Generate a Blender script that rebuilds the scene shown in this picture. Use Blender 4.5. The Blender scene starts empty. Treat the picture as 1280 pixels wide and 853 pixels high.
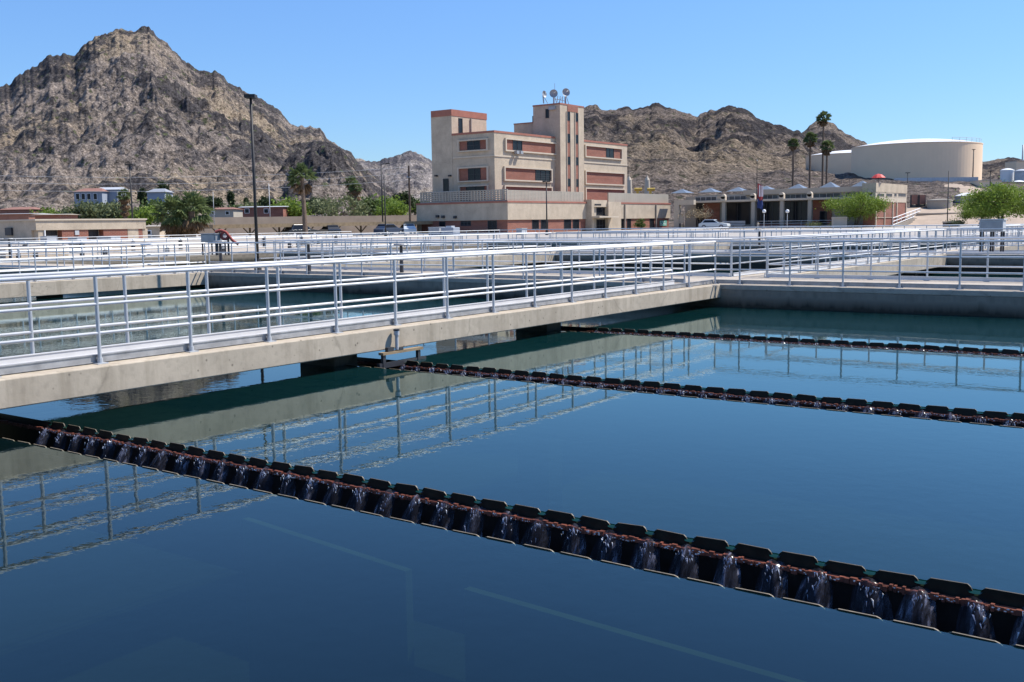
import bpy, math, random
import numpy as np
from mathutils import Vector, Matrix
random.seed(7); RNG=np.random.default_rng(7)
R=math.radians
S=bpy.context.scene
COL=S.collection

# ------------------------------------------------------------------ camera
F=1301.4; PITCH=.1124; ROLL=-.0152; YAW=.6266
CAM=np.array([11.35,-8.51,1.607])
fw=np.array([-math.sin(YAW)*math.cos(PITCH),math.cos(YAW)*math.cos(PITCH),-math.sin(PITCH)])
_r=np.array([math.cos(YAW),math.sin(YAW),0.]); _u=np.cross(_r,fw)
rt=_r*math.cos(ROLL)+_u*math.sin(ROLL); up=-_r*math.sin(ROLL)+_u*math.cos(ROLL)
cd=bpy.data.cameras.new('camera'); cam=bpy.data.objects.new('camera',cd); COL.objects.link(cam)
cd.sensor_width=36; cd.lens=F/1280*36; cd.clip_start=.1; cd.clip_end=9000
cam.matrix_world=Matrix(((rt[0],up[0],-fw[0],CAM[0]),(rt[1],up[1],-fw[1],CAM[1]),(rt[2],up[2],-fw[2],CAM[2]),(0,0,0,1)))
S.camera=cam
# ------------------------------------------------------------------ light
SUN_EL=53; SUN_AZ=52          # azimuth measured from +X towards +Y
w=bpy.data.worlds.new('World'); S.world=w; w.use_nodes=True
nt=w.node_tree; bg=nt.nodes['Background']
sky=nt.nodes.new('ShaderNodeTexSky'); sky.sky_type='NISHITA'; sky.sun_disc=False
sky.sun_elevation=R(SUN_EL); sky.sun_rotation=R(90-SUN_AZ)
sky.altitude=1200; sky.air_density=1.15; sky.dust_density=.05; sky.ozone_density=6.0
tint=nt.nodes.new('ShaderNodeMix'); tint.data_type='RGBA'; tint.blend_type='MULTIPLY'; tint.inputs[0].default_value=1; tint.inputs[7].default_value=(.69,.82,.98,1)
nt.links.new(sky.outputs[0],tint.inputs[6])
tcs=nt.nodes.new('ShaderNodeTexCoord'); sps=nt.nodes.new('ShaderNodeSeparateXYZ'); mrs=nt.nodes.new('ShaderNodeMapRange'); gr=nt.nodes.new('ShaderNodeVectorMath'); gr.operation='SCALE'
nt.links.new(tcs.outputs['Generated'],sps.inputs[0]); nt.links.new(sps.outputs[2],mrs.inputs[0])
mrs.inputs[1].default_value=0; mrs.inputs[2].default_value=.42; mrs.inputs[3].default_value=.86; mrs.inputs[4].default_value=1.38      # brighter high sky to lift the water reflections, dimmer horizon
nt.links.new(tint.outputs[2],gr.inputs[0]); nt.links.new(mrs.outputs[0],gr.inputs['Scale']); nt.links.new(gr.outputs[0],bg.inputs[0]); bg.inputs[1].default_value=.104
sl=bpy.data.lights.new('sun','SUN'); sl.energy=4.6; sl.angle=R(.53); sl.color=(1,.95,.87)
so=bpy.data.objects.new('sun',sl); COL.objects.link(so)
sd=Vector((math.cos(R(SUN_EL))*math.cos(R(SUN_AZ)),math.cos(R(SUN_EL))*math.sin(R(SUN_AZ)),math.sin(R(SUN_EL))))
so.rotation_euler=sd.to_track_quat('Z','Y').to_euler()
S.view_settings.view_transform='Standard'; S.view_settings.look='None'
S.view_settings.exposure=.6; S.view_settings.gamma=1
S.render.engine='CYCLES'
S.cycles.max_bounces=8; S.cycles.transparent_max_bounces=12
S.cycles.caustics_reflective=False; S.cycles.caustics_refractive=False

# ------------------------------------------------------------------ measuring helpers (survey of the site from the camera station)
def ray(px,py):
    d=fw*F+rt*(px-640)-up*(py-426.5); return d/(d@fw)
def dep(px,py,D): return CAM+ray(px,py)*D
def onx(px,py,x): d=ray(px,py); return CAM+d*(x-CAM[0])/d[0]
def ony(px,py,y): d=ray(px,py); return CAM+d*(y-CAM[1])/d[1]
def onz(px,py,z): d=ray(px,py); return CAM+d*(z-CAM[2])/d[2]

# ------------------------------------------------------------------ materials
def nodes(name):
    m=bpy.data.materials.new(name); m.use_nodes=True
    n=m.node_tree; return m,n,n.nodes['Principled BSDF']
def N(n,t,**kw):
    x=n.nodes.new(t)
    for k,v in kw.items():
        if k in x.inputs: x.inputs[k].default_value=v
        else: setattr(x,k,v)
    return x
def ramp(n,fac,stops):
    r=n.nodes.new('ShaderNodeValToRGB'); e=r.color_ramp.elements
    while len(e)<len(stops): e.new(.5)
    for i,(p,c) in enumerate(stops):
        e[i].position=p; e[i].color=(c,c,c,1) if isinstance(c,(int,float)) else (*c,1)
    n.links.new(fac,r.inputs[0]); return r
def mixc(n,fac,a,b,mode='MIX'):
    x=n.nodes.new('ShaderNodeMix'); x.data_type='RGBA'; x.blend_type=mode
    for s,v in ((x.inputs[0],fac),(x.inputs[6],a),(x.inputs[7],b)):
        if hasattr(v,'links'): n.links.new(v,s)
        else: s.default_value=v if isinstance(v,(int,float)) else (*v,1)
    return x.outputs[2]
def coords(n,scale=(1,1,1),kind='Object'):
    if kind=='World':
        g=n.nodes.new('ShaderNodeNewGeometry'); o=g.outputs['Position']
    else:
        g=n.nodes.new('ShaderNodeTexCoord'); o=g.outputs['Object']
    mp=n.nodes.new('ShaderNodeMapping'); mp.inputs['Scale'].default_value=scale
    n.links.new(o,mp.inputs[0]); return mp.outputs[0]
def noise(n,vec,scale,detail=4,rough=.55,dist=0):
    x=N(n,'ShaderNodeTexNoise',Scale=scale,Detail=detail,Roughness=rough,Distortion=dist)
    n.links.new(vec,x.inputs['Vector']); return x.outputs[0]
def bump(n,b,h,strength=.3,dist=.02):
    x=N(n,'ShaderNodeBump',Strength=strength,Distance=dist); n.links.new(h,x.inputs['Height']); n.links.new(x.outputs[0],b.inputs['Normal'])
def plain(name,c,rough=.6,var=.25,scale=2.,metal=0,spec=.4,bmp=0,kind='World',dark=None):
    m,n,b=nodes(name); v=coords(n,kind=kind)
    f=noise(n,v,scale,5); f2=noise(n,v,scale*7.3,3)
    c=np.array(c); lo=tuple(c*(1-var)) if dark is None else dark; hi=tuple(np.minimum(c*(1+var*.6),.95))
    a=mixc(n,ramp(n,f,[(.3,0.),(.7,1.)]).outputs[0],lo,hi)
    a=mixc(n,.25,a,mixc(n,f2,tuple(c*(1-var)),tuple(c)))
    n.links.new(a,b.inputs['Base Color']); b.inputs['Roughness'].default_value=rough; b.inputs['Metallic'].default_value=metal
    b.inputs['Specular IOR Level'].default_value=spec
    if bmp: bump(n,b,f2,bmp)
    return m
def concrete(name,c,stain=.5):
    m,n,b=nodes(name); v=coords(n,kind='World'); c=np.array(c)
    f=noise(n,v,.7,6,.6); g=noise(n,v,9,4,.6)
    sv=coords(n,(2.2,2.2,.25),'World'); s=noise(n,sv,1.4,5,.65)
    a=mixc(n,ramp(n,f,[(.3,0.),(.72,1.)]).outputs[0],tuple(c*.78),tuple(c*1.08))
    a=mixc(n,ramp(n,s,[(.48,0.),(.72,stain)]).outputs[0],a,tuple(c*np.array([.52,.5,.47])))
    a=mixc(n,ramp(n,g,[(.3,.45),(.5,0.)]).outputs[0],a,tuple(c*.6))
    vo=N(n,'ShaderNodeTexVoronoi',Scale=5.5); n.links.new(v,vo.inputs['Vector'])
    a=mixc(n,ramp(n,vo.outputs['Distance'],[(.06,.8),(.12,0.)]).outputs[0],a,tuple(c*.3))
    cr=N(n,'ShaderNodeTexVoronoi',feature='DISTANCE_TO_EDGE',Scale=.3); wv=n.nodes.new('ShaderNodeVectorMath'); wv.operation='ADD'
    nz=N(n,'ShaderNodeTexNoise',Scale=2.5,Detail=4.); n.links.new(v,nz.inputs['Vector']); n.links.new(v,wv.inputs[0]); sc_=n.nodes.new('ShaderNodeVectorMath'); sc_.operation='SCALE'; sc_.inputs['Scale'].default_value=.28; n.links.new(nz.outputs['Color'],sc_.inputs[0]); n.links.new(sc_.outputs[0],wv.inputs[1]); n.links.new(wv.outputs[0],cr.inputs['Vector'])
    a=mixc(n,ramp(n,cr.outputs['Distance'],[(.0015,.4),(.005,0.)]).outputs[0],a,tuple(c*.35))
    n.links.new(a,b.inputs['Base Color']); b.inputs['Roughness'].default_value=.85; b.inputs['Specular IOR Level'].default_value=.25
    bump(n,b,g,.35,.01); return m
def wallwet(name,c):
    """concrete wall whose foot is algae-dark at the water line"""
    m,n,b=nodes(name); v=coords(n,kind='World'); c=np.array(c)
    f=noise(n,v,.6,6,.6); s=noise(n,coords(n,(1.6,1.6,.2),'World'),1.5,5,.65); g=noise(n,v,11,3)
    a=mixc(n,f,tuple(c*.7),tuple(c*1.1)); a=mixc(n,ramp(n,s,[(.42,0.),(.66,.7)]).outputs[0],a,tuple(c*.45))
    sep=n.nodes.new('ShaderNodeSeparateXYZ'); gg=n.nodes.new('ShaderNodeNewGeometry'); n.links.new(gg.outputs['Position'],sep.inputs[0])
    ma=N(n,'ShaderNodeMath',operation='MULTIPLY_ADD'); n.links.new(s,ma.inputs[0]); ma.inputs[1].default_value=.5; n.links.new(sep.outputs[2],ma.inputs[2])
    a=mixc(n,ramp(n,ma.outputs[0],[(0.,0.),(1.,1.)]).outputs[0] if False else ramp(n,_off(n,ma.outputs[0],.52),[(.25,.92),(.5,0.)]).outputs[0],a,(.018,.02,.014))
    n.links.new(a,b.inputs['Base Color']); b.inputs['Roughness'].default_value=.8; b.inputs['Specular IOR Level'].default_value=.3
    bump(n,b,g,.3,.01); return m
def _off(n,s,k):
    x=N(n,'ShaderNodeMath',operation='ADD'); n.links.new(s,x.inputs[0]); x.inputs[1].default_value=k; return x.outputs[0]
def brick(name,c1,c2,mort):
    m,n,b=nodes(name); g=n.nodes.new('ShaderNodeNewGeometry'); s=n.nodes.new('ShaderNodeSeparateXYZ'); n.links.new(g.outputs['Position'],s.inputs[0])
    ad=N(n,'ShaderNodeMath',operation='ADD'); n.links.new(s.outputs[0],ad.inputs[0]); n.links.new(s.outputs[1],ad.inputs[1])
    cb=n.nodes.new('ShaderNodeCombineXYZ'); n.links.new(ad.outputs[0],cb.inputs[0]); n.links.new(s.outputs[2],cb.inputs[1])
    t=N(n,'ShaderNodeTexBrick',Scale=1.,Color1=(*c1,1),Color2=(*c2,1),Mortar=(*mort,1)); t.inputs['Mortar Size'].default_value=.018
    t.inputs['Brick Width'].default_value=.42; t.inputs['Row Height'].default_value=.14; n.links.new(cb.outputs[0],t.inputs['Vector'])
    f=noise(n,coords(n,(.25,.25,1.2),'World'),1.2,4)
    a=mixc(n,ramp(n,f,[(.35,0.),(.7,.5)]).outputs[0],t.outputs[0],tuple(np.array(c1)*.55)); n.links.new(a,b.inputs['Base Color'])
    b.inputs['Roughness'].default_value=.85; return m
def glass(name,c=(.012,.014,.018),rough=.15):
    m,n,b=nodes(name); f=noise(n,coords(n,kind='World'),.8,2)
    n.links.new(mixc(n,f,tuple(np.array(c)*.5),tuple(np.array(c)*1.8)),b.inputs['Base Color'])
    b.inputs['Roughness'].default_value=rough; b.inputs['Specular IOR Level'].default_value=.2; return m
def foliage(name,a,bc,trans=.25):
    m,n,b=nodes(name); v=coords(n,kind='World'); f=noise(n,v,1.1,4); g=noise(n,v,9,2)
    c=mixc(n,ramp(n,f,[(.32,0.),(.68,1.)]).outputs[0],a,bc); c=mixc(n,.35,c,mixc(n,g,a,bc))
    n.links.new(c,b.inputs['Base Color']); b.inputs['Roughness'].default_value=.6; b.inputs['Specular IOR Level'].default_value=.25
    t=n.nodes.new('ShaderNodeBsdfTranslucent'); n.links.new(c,t.inputs[0]); mx=n.nodes.new('ShaderNodeMixShader'); mx.inputs[0].default_value=trans
    n.links.new(b.outputs[0],mx.inputs[1]); n.links.new(t.outputs[0],mx.inputs[2]); n.links.new(mx.outputs[0],n.nodes['Material Output'].inputs[0]); return m

M={}
M['conc']=concrete('tan_concrete',(.50,.425,.325),.65)
M['deck']=concrete('deck_concrete',(.47,.405,.325),.25)
M['wetwall']=wallwet('basin_wall_concrete',(.31,.265,.205))
M['rail']=plain('painted_aluminium_lit',(.74,.73,.71),.42,.14,3,spec=.4)  # lighter copy: sunlit brightness of the rails put into the colour
M['post']=plain('painted_aluminium_shaded',(.46,.48,.50),.42,.12,3,metal=.25,spec=.5)  # darker bluish copy: shade on the posts put into the colour
M['toe']=plain('white_toe_board',(.62,.62,.62),.45,.12,3)
M['toeg']=plain('grey_toe_board',(.37,.365,.36),.5,.35,6,metal=.3)  # mid grey with streaky variation, darker than the white boards
M['stucco']=concrete('cream_stucco',(.51,.42,.315),.16)
M['stucco2']=plain('grey_tan_stucco',(.37,.33,.27),.85,.12,.35)
M['trim']=plain('pale_trim',(.52,.44,.34),.8,.10,1)
M['coping']=plain('red_coping',(.33,.13,.09),.75,.2,1)
M['brick']=brick('red_brick',(.29,.086,.05),(.21,.062,.04),(.30,.20,.15))
M['dark']=plain('dark_metal',(.035,.035,.04),.55,.3,2)
M['grey']=plain('grey_metal',(.34,.35,.36),.5,.2,2,metal=.2)
M['lgrey']=plain('light_grey_metal',(.5,.51,.52),.5,.15,2,metal=.1)
M['white']=plain('white_paint',(.78,.78,.77),.5,.1,2)
M['wood']=plain('weathered_wood',(.30,.22,.13),.8,.35,3)
M['pole']=plain('brown_pole',(.085,.06,.045),.85,.3,2)
M['steelpole']=plain('dark_bronze_pole',(.032,.03,.03),.6,.2,2)
M['glass']=glass('dark_glass')
M['glassb']=glass('grey_glass',(.06,.07,.08),.12)
M['tank']=plain('tan_tank_paint',(.82,.62,.42),.6,.05,.25)
M['tankw']=plain('white_tank_roof',(.78,.77,.74),.5,.06,.2)
M['skyl']=plain('skylight_panels',(.17,.20,.23),.35,.15,2)
M['red']=plain('red_canvas',(.62,.06,.05),.6,.15,2)
M['hose']=plain('red_hose',(.36,.07,.05),.5,.2,2)
M['rust']=plain('rusty_strip',(.20,.062,.038),.5,.45,14,dark=(.045,.016,.012))
M['algae']=plain('black_algae_steel',(.012,.012,.012),.4,.6,8)
M['plate']=plain('weir_plate_algae',(.007,.012,.009),.4,.6,12,dark=(.002,.003,.002))
M['edge']=plain('weir_plate_edge_lit',(.22,.18,.12),.5,.5,20)  # light tan paints the sun catching the plate tops
M['trunk']=plain('bark',(.11,.085,.065),.9,.4,3)
M['palmtrunk']=plain('palm_bark',(.17,.12,.085),.9,.4,4)
M['deadfrond']=plain('dead_fronds',(.22,.14,.075),.9,.4,3)
M['paloverde']=foliage('bright_green_leaves',(.10,.15,.022),(.24,.33,.05),.35)
M['olive']=foliage('olive_leaves',(.085,.105,.045),(.19,.21,.09))
M['greentree']=foliage('mid_green_leaves',(.045,.075,.02),(.14,.19,.05))
M['darktree']=foliage('dark_green_leaves',(.02,.035,.014),(.06,.085,.03))
M['dry']=foliage('dry_twigs',(.26,.19,.11),(.42,.33,.2),.1)
M['palm']=foliage('palm_leaves',(.06,.09,.03),(.20,.25,.10),.3)
M['carw']=plain('pale_car_paint',(.55,.6,.62),.25,.04,1,spec=.6)
M['card']=plain('dark_car_paint',(.02,.022,.025),.25,.1,1,spec=.6)
M['carb']=plain('blue_grey_car_paint',(.06,.08,.12),.25,.1,1,spec=.6)
M['tyre']=plain('tyre_rubber',(.02,.02,.02),.8,.2,5)
M['teal']=plain('green_sign_face',(.12,.42,.33),.5,.1,3)
M['roofred']=plain('clay_roof',(.26,.13,.095),.85,.2,1)
M['blue']=plain('blue_grey_wall',(.30,.33,.38),.7,.15,.5)
M['flagr']=plain('flag_red',(.32,.045,.05),.8,.2,3); M['flagb']=plain('flag_blue',(.03,.05,.16),.8,.2,3)
M['edge_dim']=plain('weir_plate_edge_dim',(.10,.08,.05),.5,.5,20)  # darker copy, painted for edges that catch little sun
M['under']=plain('submerged_concrete',(.15,.15,.09),.9,.3,1.2)
M['orange']=plain('yellow_pipe',(.62,.42,.08),.6,.2,3)

def water_mat():
    m,n,b=nodes('water'); out=n.nodes['Material Output']
    v=coords(n,kind='World')
    f=noise(n,v,.12,3); 
    body=n.nodes.new('ShaderNodeBsdfDiffuse')
    sx=n.nodes.new('ShaderNodeSeparateXYZ'); n.links.new(v,sx.inputs[0])
    mr=N(n,'ShaderNodeMapRange'); n.links.new(sx.outputs[1],mr.inputs[0]); mr.inputs[1].default_value=-4.; mr.inputs[2].default_value=4.
    body_lift=mixc(n,mr.outputs[0],(.0004,.004,.006),(.008,.064,.070))      # far water painted brighter teal in place of stronger sky reflection
    n.links.new(mixc(n,.4,body_lift,mixc(n,f,(.0006,.004,.006),(.0025,.014,.015))),body.inputs[0])
    tr=N(n,'ShaderNodeBsdfTransparent'); tr.inputs[0].default_value=(.42,.64,.50,1)
    mx=n.nodes.new('ShaderNodeMixShader'); mx.inputs[0].default_value=.45
    n.links.new(body.outputs[0],mx.inputs[1]); n.links.new(tr.outputs[0],mx.inputs[2])
    gl=N(n,'ShaderNodeBsdfGlossy',Roughness=.015); gl.inputs[0].default_value=(.86,1,.99,1)
    fr=N(n,'ShaderNodeFresnel',IOR=1.39)
    m2=n.nodes.new('ShaderNodeMixShader'); n.links.new(fr.outputs[0],m2.inputs[0]); n.links.new(mx.outputs[0],m2.inputs[1]); n.links.new(gl.outputs[0],m2.inputs[2])
    n.links.new(m2.outputs[0],out.inputs[0])
    a=noise(n,v,5.5,3,.55); c=noise(n,coords(n,(1,1,1),'World'),.9,3,.5)
    patch=ramp(n,noise(n,v,.16,2),[(.35,.25),(.65,1.)]).outputs[0]
    mm=N(n,'ShaderNodeMath',operation='MULTIPLY_ADD'); n.links.new(c,mm.inputs[0]); mm.inputs[1].default_value=1.6; n.links.new(a,mm.inputs[2])
    mu=N(n,'ShaderNodeMath',operation='MULTIPLY'); n.links.new(mm.outputs[0],mu.inputs[0]); n.links.new(patch,mu.inputs[1])
    bp=N(n,'ShaderNodeBump',Strength=1.,Distance=.0013); n.links.new(mu.outputs[0],bp.inputs['Height'])
    for x in (body,gl,fr): n.links.new(bp.outputs[0],x.inputs['Normal'])
    return m
M['water']=water_mat()
def fall_mat():
    m,n,b=nodes('falling_water'); out=n.nodes['Material Output']
    s=noise(n,coords(n,(26,8,2.2),'World'),1,4,.6)
    tr=N(n,'ShaderNodeBsdfTransparent'); tr.inputs[0].default_value=(.7,.72,.8,1)
    b.inputs['Base Color'].default_value=(.19,.19,.24,1); b.inputs['Roughness'].default_value=.15
    mx=n.nodes.new('ShaderNodeMixShader'); n.links.new(ramp(n,s,[(.45,.05),(.58,.15),(.69,.70)]).outputs[0],mx.inputs[0])
    n.links.new(tr.outputs[0],mx.inputs[1]); n.links.new(b.outputs[0],mx.inputs[2]); n.links.new(mx.outputs[0],out.inputs[0]); return m
M['fall']=fall_mat()
M['lip']=plain('green_notch_water',(.006,.040,.030),.06,.2,6,spec=.5)
M['glint']=plain('white_splash_glint',(.92,.91,.90),.25,.03,20,metal=.15,spec=.8)  # white flecks painted in place of sun glints on splashing water
def rock_mat(name,light=(.345,.285,.24),dark=(.085,.076,.075),shrub=(.115,.13,.065),k=1.,thr=.495):
    m,n,b=nodes(name); v=coords(n,kind='World')
    f=noise(n,v,.022*k,9,.78,.4); g=noise(n,v,.16*k,6,.8); h=noise(n,v,.45*k,3,.7)
    a=mixc(n,ramp(n,g,[(.33,0.),(.66,1.)]).outputs[0],tuple(np.array(light)*.60),tuple(np.array(light)*1.22))
    a=mixc(n,ramp(n,noise(n,v,.006*k,3),[(.5,0.),(.66,.55)]).outputs[0],a,(.42,.32,.20))
    at=N(n,'ShaderNodeAttribute',attribute_name='outcrop')
    ad=N(n,'ShaderNodeMath',operation='ADD'); n.links.new(f,ad.inputs[0]); n.links.new(at.outputs['Fac'],ad.inputs[1])
    ad2=N(n,'ShaderNodeMath',operation='MULTIPLY_ADD'); n.links.new(g,ad2.inputs[0]); ad2.inputs[1].default_value=.55; n.links.new(ad.outputs[0],ad2.inputs[2])
    dk=mixc(n,h,tuple(np.array(dark)*.55),tuple(np.array(dark)*1.7))
    a=mixc(n,ramp(n,ad2.outputs[0],[(thr+.27,0.),(thr+.36,1.)]).outputs[0],a,dk)
    vo=N(n,'ShaderNodeTexVoronoi',Scale=.13*k); n.links.new(v,vo.inputs['Vector'])
    sh=N(n,'ShaderNodeMath',operation='MULTIPLY_ADD'); n.links.new(g,sh.inputs[0]); sh.inputs[1].default_value=.8; n.links.new(vo.outputs['Distance'],sh.inputs[2])
    a=mixc(n,ramp(n,sh.outputs[0],[(.52,.9),(.63,0.)]).outputs[0],a,shrub)
    sp=noise(n,v,.38*k,4,.85); sp2=noise(n,v,.95*k,2,.8)
    a=mixc(n,1.,a,ramp(n,sp,[(.37,.24),(.47,.88),(.56,1.05),(.65,1.85)]).outputs[0],'MULTIPLY')
    a=mixc(n,.7,a,ramp(n,sp2,[(.36,.40),(.5,1.),(.66,1.5)]).outputs[0],'MULTIPLY')
    n.links.new(a,b.inputs['Base Color']); b.inputs['Roughness'].default_value=.95; b.inputs['Specular IOR Level'].default_value=.1
    bump(n,b,g,1.,6.); return m
M['rock']=rock_mat('mountain_rock'); M['rock2']=rock_mat('brown_hill_rock',(.255,.205,.17),(.06,.052,.052),(.105,.105,.065),1.3,.52)
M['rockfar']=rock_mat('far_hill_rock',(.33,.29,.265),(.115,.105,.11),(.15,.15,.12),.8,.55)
M['ground']=plain('desert_gravel',(.40,.335,.265),.95,.22,.35,bmp=.3)
M['yard']=plain('yard_concrete',(.38,.345,.30),.9,.18,.4)
M['slope']=plain('gravel_bank',(.40,.31,.23),.95,.2,.5,bmp=.4)

# ------------------------------------------------------------------ builders
def tag(o,label=None,cat=None,group=None,kind=None):
    for k,v in (('label',label),('category',cat),('group',group),('kind',kind)):
        if v: o[k]=v
    return o
def wloc(o):
    v=Vector((0,0,0))
    while o: v=v+Vector(o.location); o=o.parent
    return v
def thing(name,loc,label,cat,group=None):
    o=bpy.data.objects.new(name,None); COL.objects.link(o); o.location=loc; o.empty_display_size=.3
    return tag(o,label,cat,group)
class MB:
    def __init__(s): s.v=[]; s.f=[]
    def add(s,vs,fs):
        k=len(s.v); s.v+=[tuple(map(float,a)) for a in vs]; s.f+=[tuple(i+k for i in f) for f in fs]; return s
    def box(s,x0,x1,y0,y1,z0,z1):
        x0,x1=min(x0,x1),max(x0,x1); y0,y1=min(y0,y1),max(y0,y1); z0,z1=min(z0,z1),max(z0,z1)
        return s.add([(x0,y0,z0),(x1,y0,z0),(x1,y1,z0),(x0,y1,z0),(x0,y0,z1),(x1,y0,z1),(x1,y1,z1),(x0,y1,z1)],
          [(0,3,2,1),(4,5,6,7),(0,1,5,4),(1,2,6,5),(2,3,7,6),(3,0,4,7)])
    def tube(s,p,q,r,r2=None,n=8,caps=True):
        p=Vector(p);q=Vector(q); r2=r if r2 is None else r2; d=(q-p).normalized()
        a=d.orthogonal().normalized(); b=d.cross(a); vs=[]
        for c,rr in ((p,r),(q,r2)):
            for i in range(n):
                t=2*math.pi*i/n; vs.append(c+a*(math.cos(t)*rr)+b*(math.sin(t)*rr))
        fs=[(i,(i+1)%n,n+(i+1)%n,n+i) for i in range(n)]
        if caps: fs+=[tuple(reversed(range(n))),tuple(range(n,2*n))]
        return s.add(vs,fs)
    def path(s,pts,r,n=6):
        rr=r if isinstance(r,(list,tuple)) else [r]*len(pts)
        for i in range(len(pts)-1): s.tube(pts[i],pts[i+1],rr[i],rr[i+1],n)
        return s
    def prism(s,poly,f,a,b):       # poly 2d points, f(u,v,t)->xyz, extruded from a to b
        n=len(poly); vs=[f(u,v,a) for u,v in poly]+[f(u,v,b) for u,v in poly]
        return s.add(vs,[tuple(range(n)),tuple(reversed(range(n,2*n)))]+[(i,n+i,n+(i+1)%n,(i+1)%n) for i in range(n)])
    def lathe(s,c,prof,n=32,cap=True):
        vs=[];fs=[];c=Vector(c)
        for r,z in prof:
            for i in range(n):
                t=2*math.pi*i/n; vs.append((c[0]+r*math.cos(t),c[1]+r*math.sin(t),c[2]+z))
        for j in range(len(prof)-1):
            for i in range(n): fs.append((j*n+i,j*n+(i+1)%n,(j+1)*n+(i+1)%n,(j+1)*n+i))
        if cap: fs.append(tuple(range((len(prof)-1)*n,len(prof)*n)))
        return s.add(vs,fs)
    def build(s,name,mat,parent=None,loc=None,smooth=False,bevel=0):
        base=wloc(parent) if parent else Vector(loc or (0,0,0))
        me=bpy.data.meshes.new(name); me.from_pydata([(a[0]-base.x,a[1]-base.y,a[2]-base.z) for a in s.v],[],s.f); me.update()
        me.materials.append(M[mat] if isinstance(mat,str) else mat)
        if smooth: me.polygons.foreach_set('use_smooth',[True]*len(me.polygons))
        o=bpy.data.objects.new(name,me); COL.objects.link(o)
        if parent: o.parent=parent
        else: o.location=base
        if bevel:
            bm=o.modifiers.new('bevel','BEVEL'); bm.width=bevel; bm.segments=2; bm.limit_method='ANGLE'
        return o
def inst(me,name,parent,loc=(0,0,0)):
    o=bpy.data.objects.new(name,me); COL.objects.link(o); o.parent=parent; o.location=loc; return o
def copy_tree(o,parent=None):
    c=o.copy(); COL.objects.link(c); c.parent=parent
    for ch in list(o.children): copy_tree(ch,c)
    return c
def meshobj(name,V,Fc,mat,parent=None,loc=(0,0,0)):
    me=bpy.data.meshes.new(name); me.from_pydata(V,[],Fc); me.materials.append(M[mat]); me.update()
    o=bpy.data.objects.new(name,me); COL.objects.link(o); o.location=loc
    if parent: o.parent=parent
    return o
# value noise on a 2-D lattice, for terrain
_P=RNG.random((256,256))
def vn(x,y):
    xi=np.floor(x).astype(int); yi=np.floor(y).astype(int); fx=x-xi; fy=y-yi
    fx=fx*fx*fx*(fx*(fx*6-15)+10); fy=fy*fy*fy*(fy*(fy*6-15)+10)
    g=lambda a,b:_P[a%256,b%256]
    return (g(xi,yi)*(1-fx)+g(xi+1,yi)*fx)*(1-fy)+(g(xi,yi+1)*(1-fx)+g(xi+1,yi+1)*fx)*fy
def fbm(x,y,o=5,ridge=False):
    t=0;a=1;s=0
    for i in range(o):
        n=vn(x*2**i+17.3*i,y*2**i+9.1*i)
        n=1-abs(2*n-1) if ridge else n
        t=t+a*n;s+=a;a*=.5
    return t/s

# ================================================================== SETTING
ZW=-.557
BX0,BX1,BY0,BY1=-62,41,-32,66
def zg(x,y):
    d=max(BX0-x,x-BX1,BY0-y,y-BY1,0); return .3*min(1,d/12)
xs=sorted(set([-6000,-2500,-1000,-500,-300,-200,-150,-120]+list(range(-100,-61,6))+[-62,-62.01,0,41,45,55,100,300,1000,3000])); xs=[x for x in xs if x!=-62.01]
ys=[-3000,-500,-100,-60,-44,-38,-32,0,66,72,78,90,110,150,200,260,300,500,1000,2500,6000]
vs=[(x,y,zg(x,y)-.004) for y in ys for x in xs]; fs=[]
for j in range(len(ys)-1):
    for i in range(len(xs)-1):
        if xs[i]>=BX0 and xs[i+1]<=BX1 and ys[j]>=BY0 and ys[j+1]<=BY1: continue
        k=j*len(xs)+i; fs.append((k,k+1,k+len(xs)+1,k+len(xs)))
tag(meshobj('ground',vs,fs,'ground'),kind='structure')
vs=[(x,y,zg(x,y)+.01) for y in (66,72,78,100,124,175) for x in (-140,-62,0,41)]
tag(meshobj('yard_pavement',vs,[(j*4+i,j*4+i+1,j*4+i+5,j*4+i+4) for j in range(5) for i in range(3)],'yard'),kind='structure')
vs=[(x,y,zg(x,y)+.01) for y in (-20,66) for x in (-84,-74,-68,-62)]
tag(meshobj('yard_pavement',vs,[(i,i+1,i+5,i+4) for i in range(3)],'yard'),kind='structure')

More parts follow.
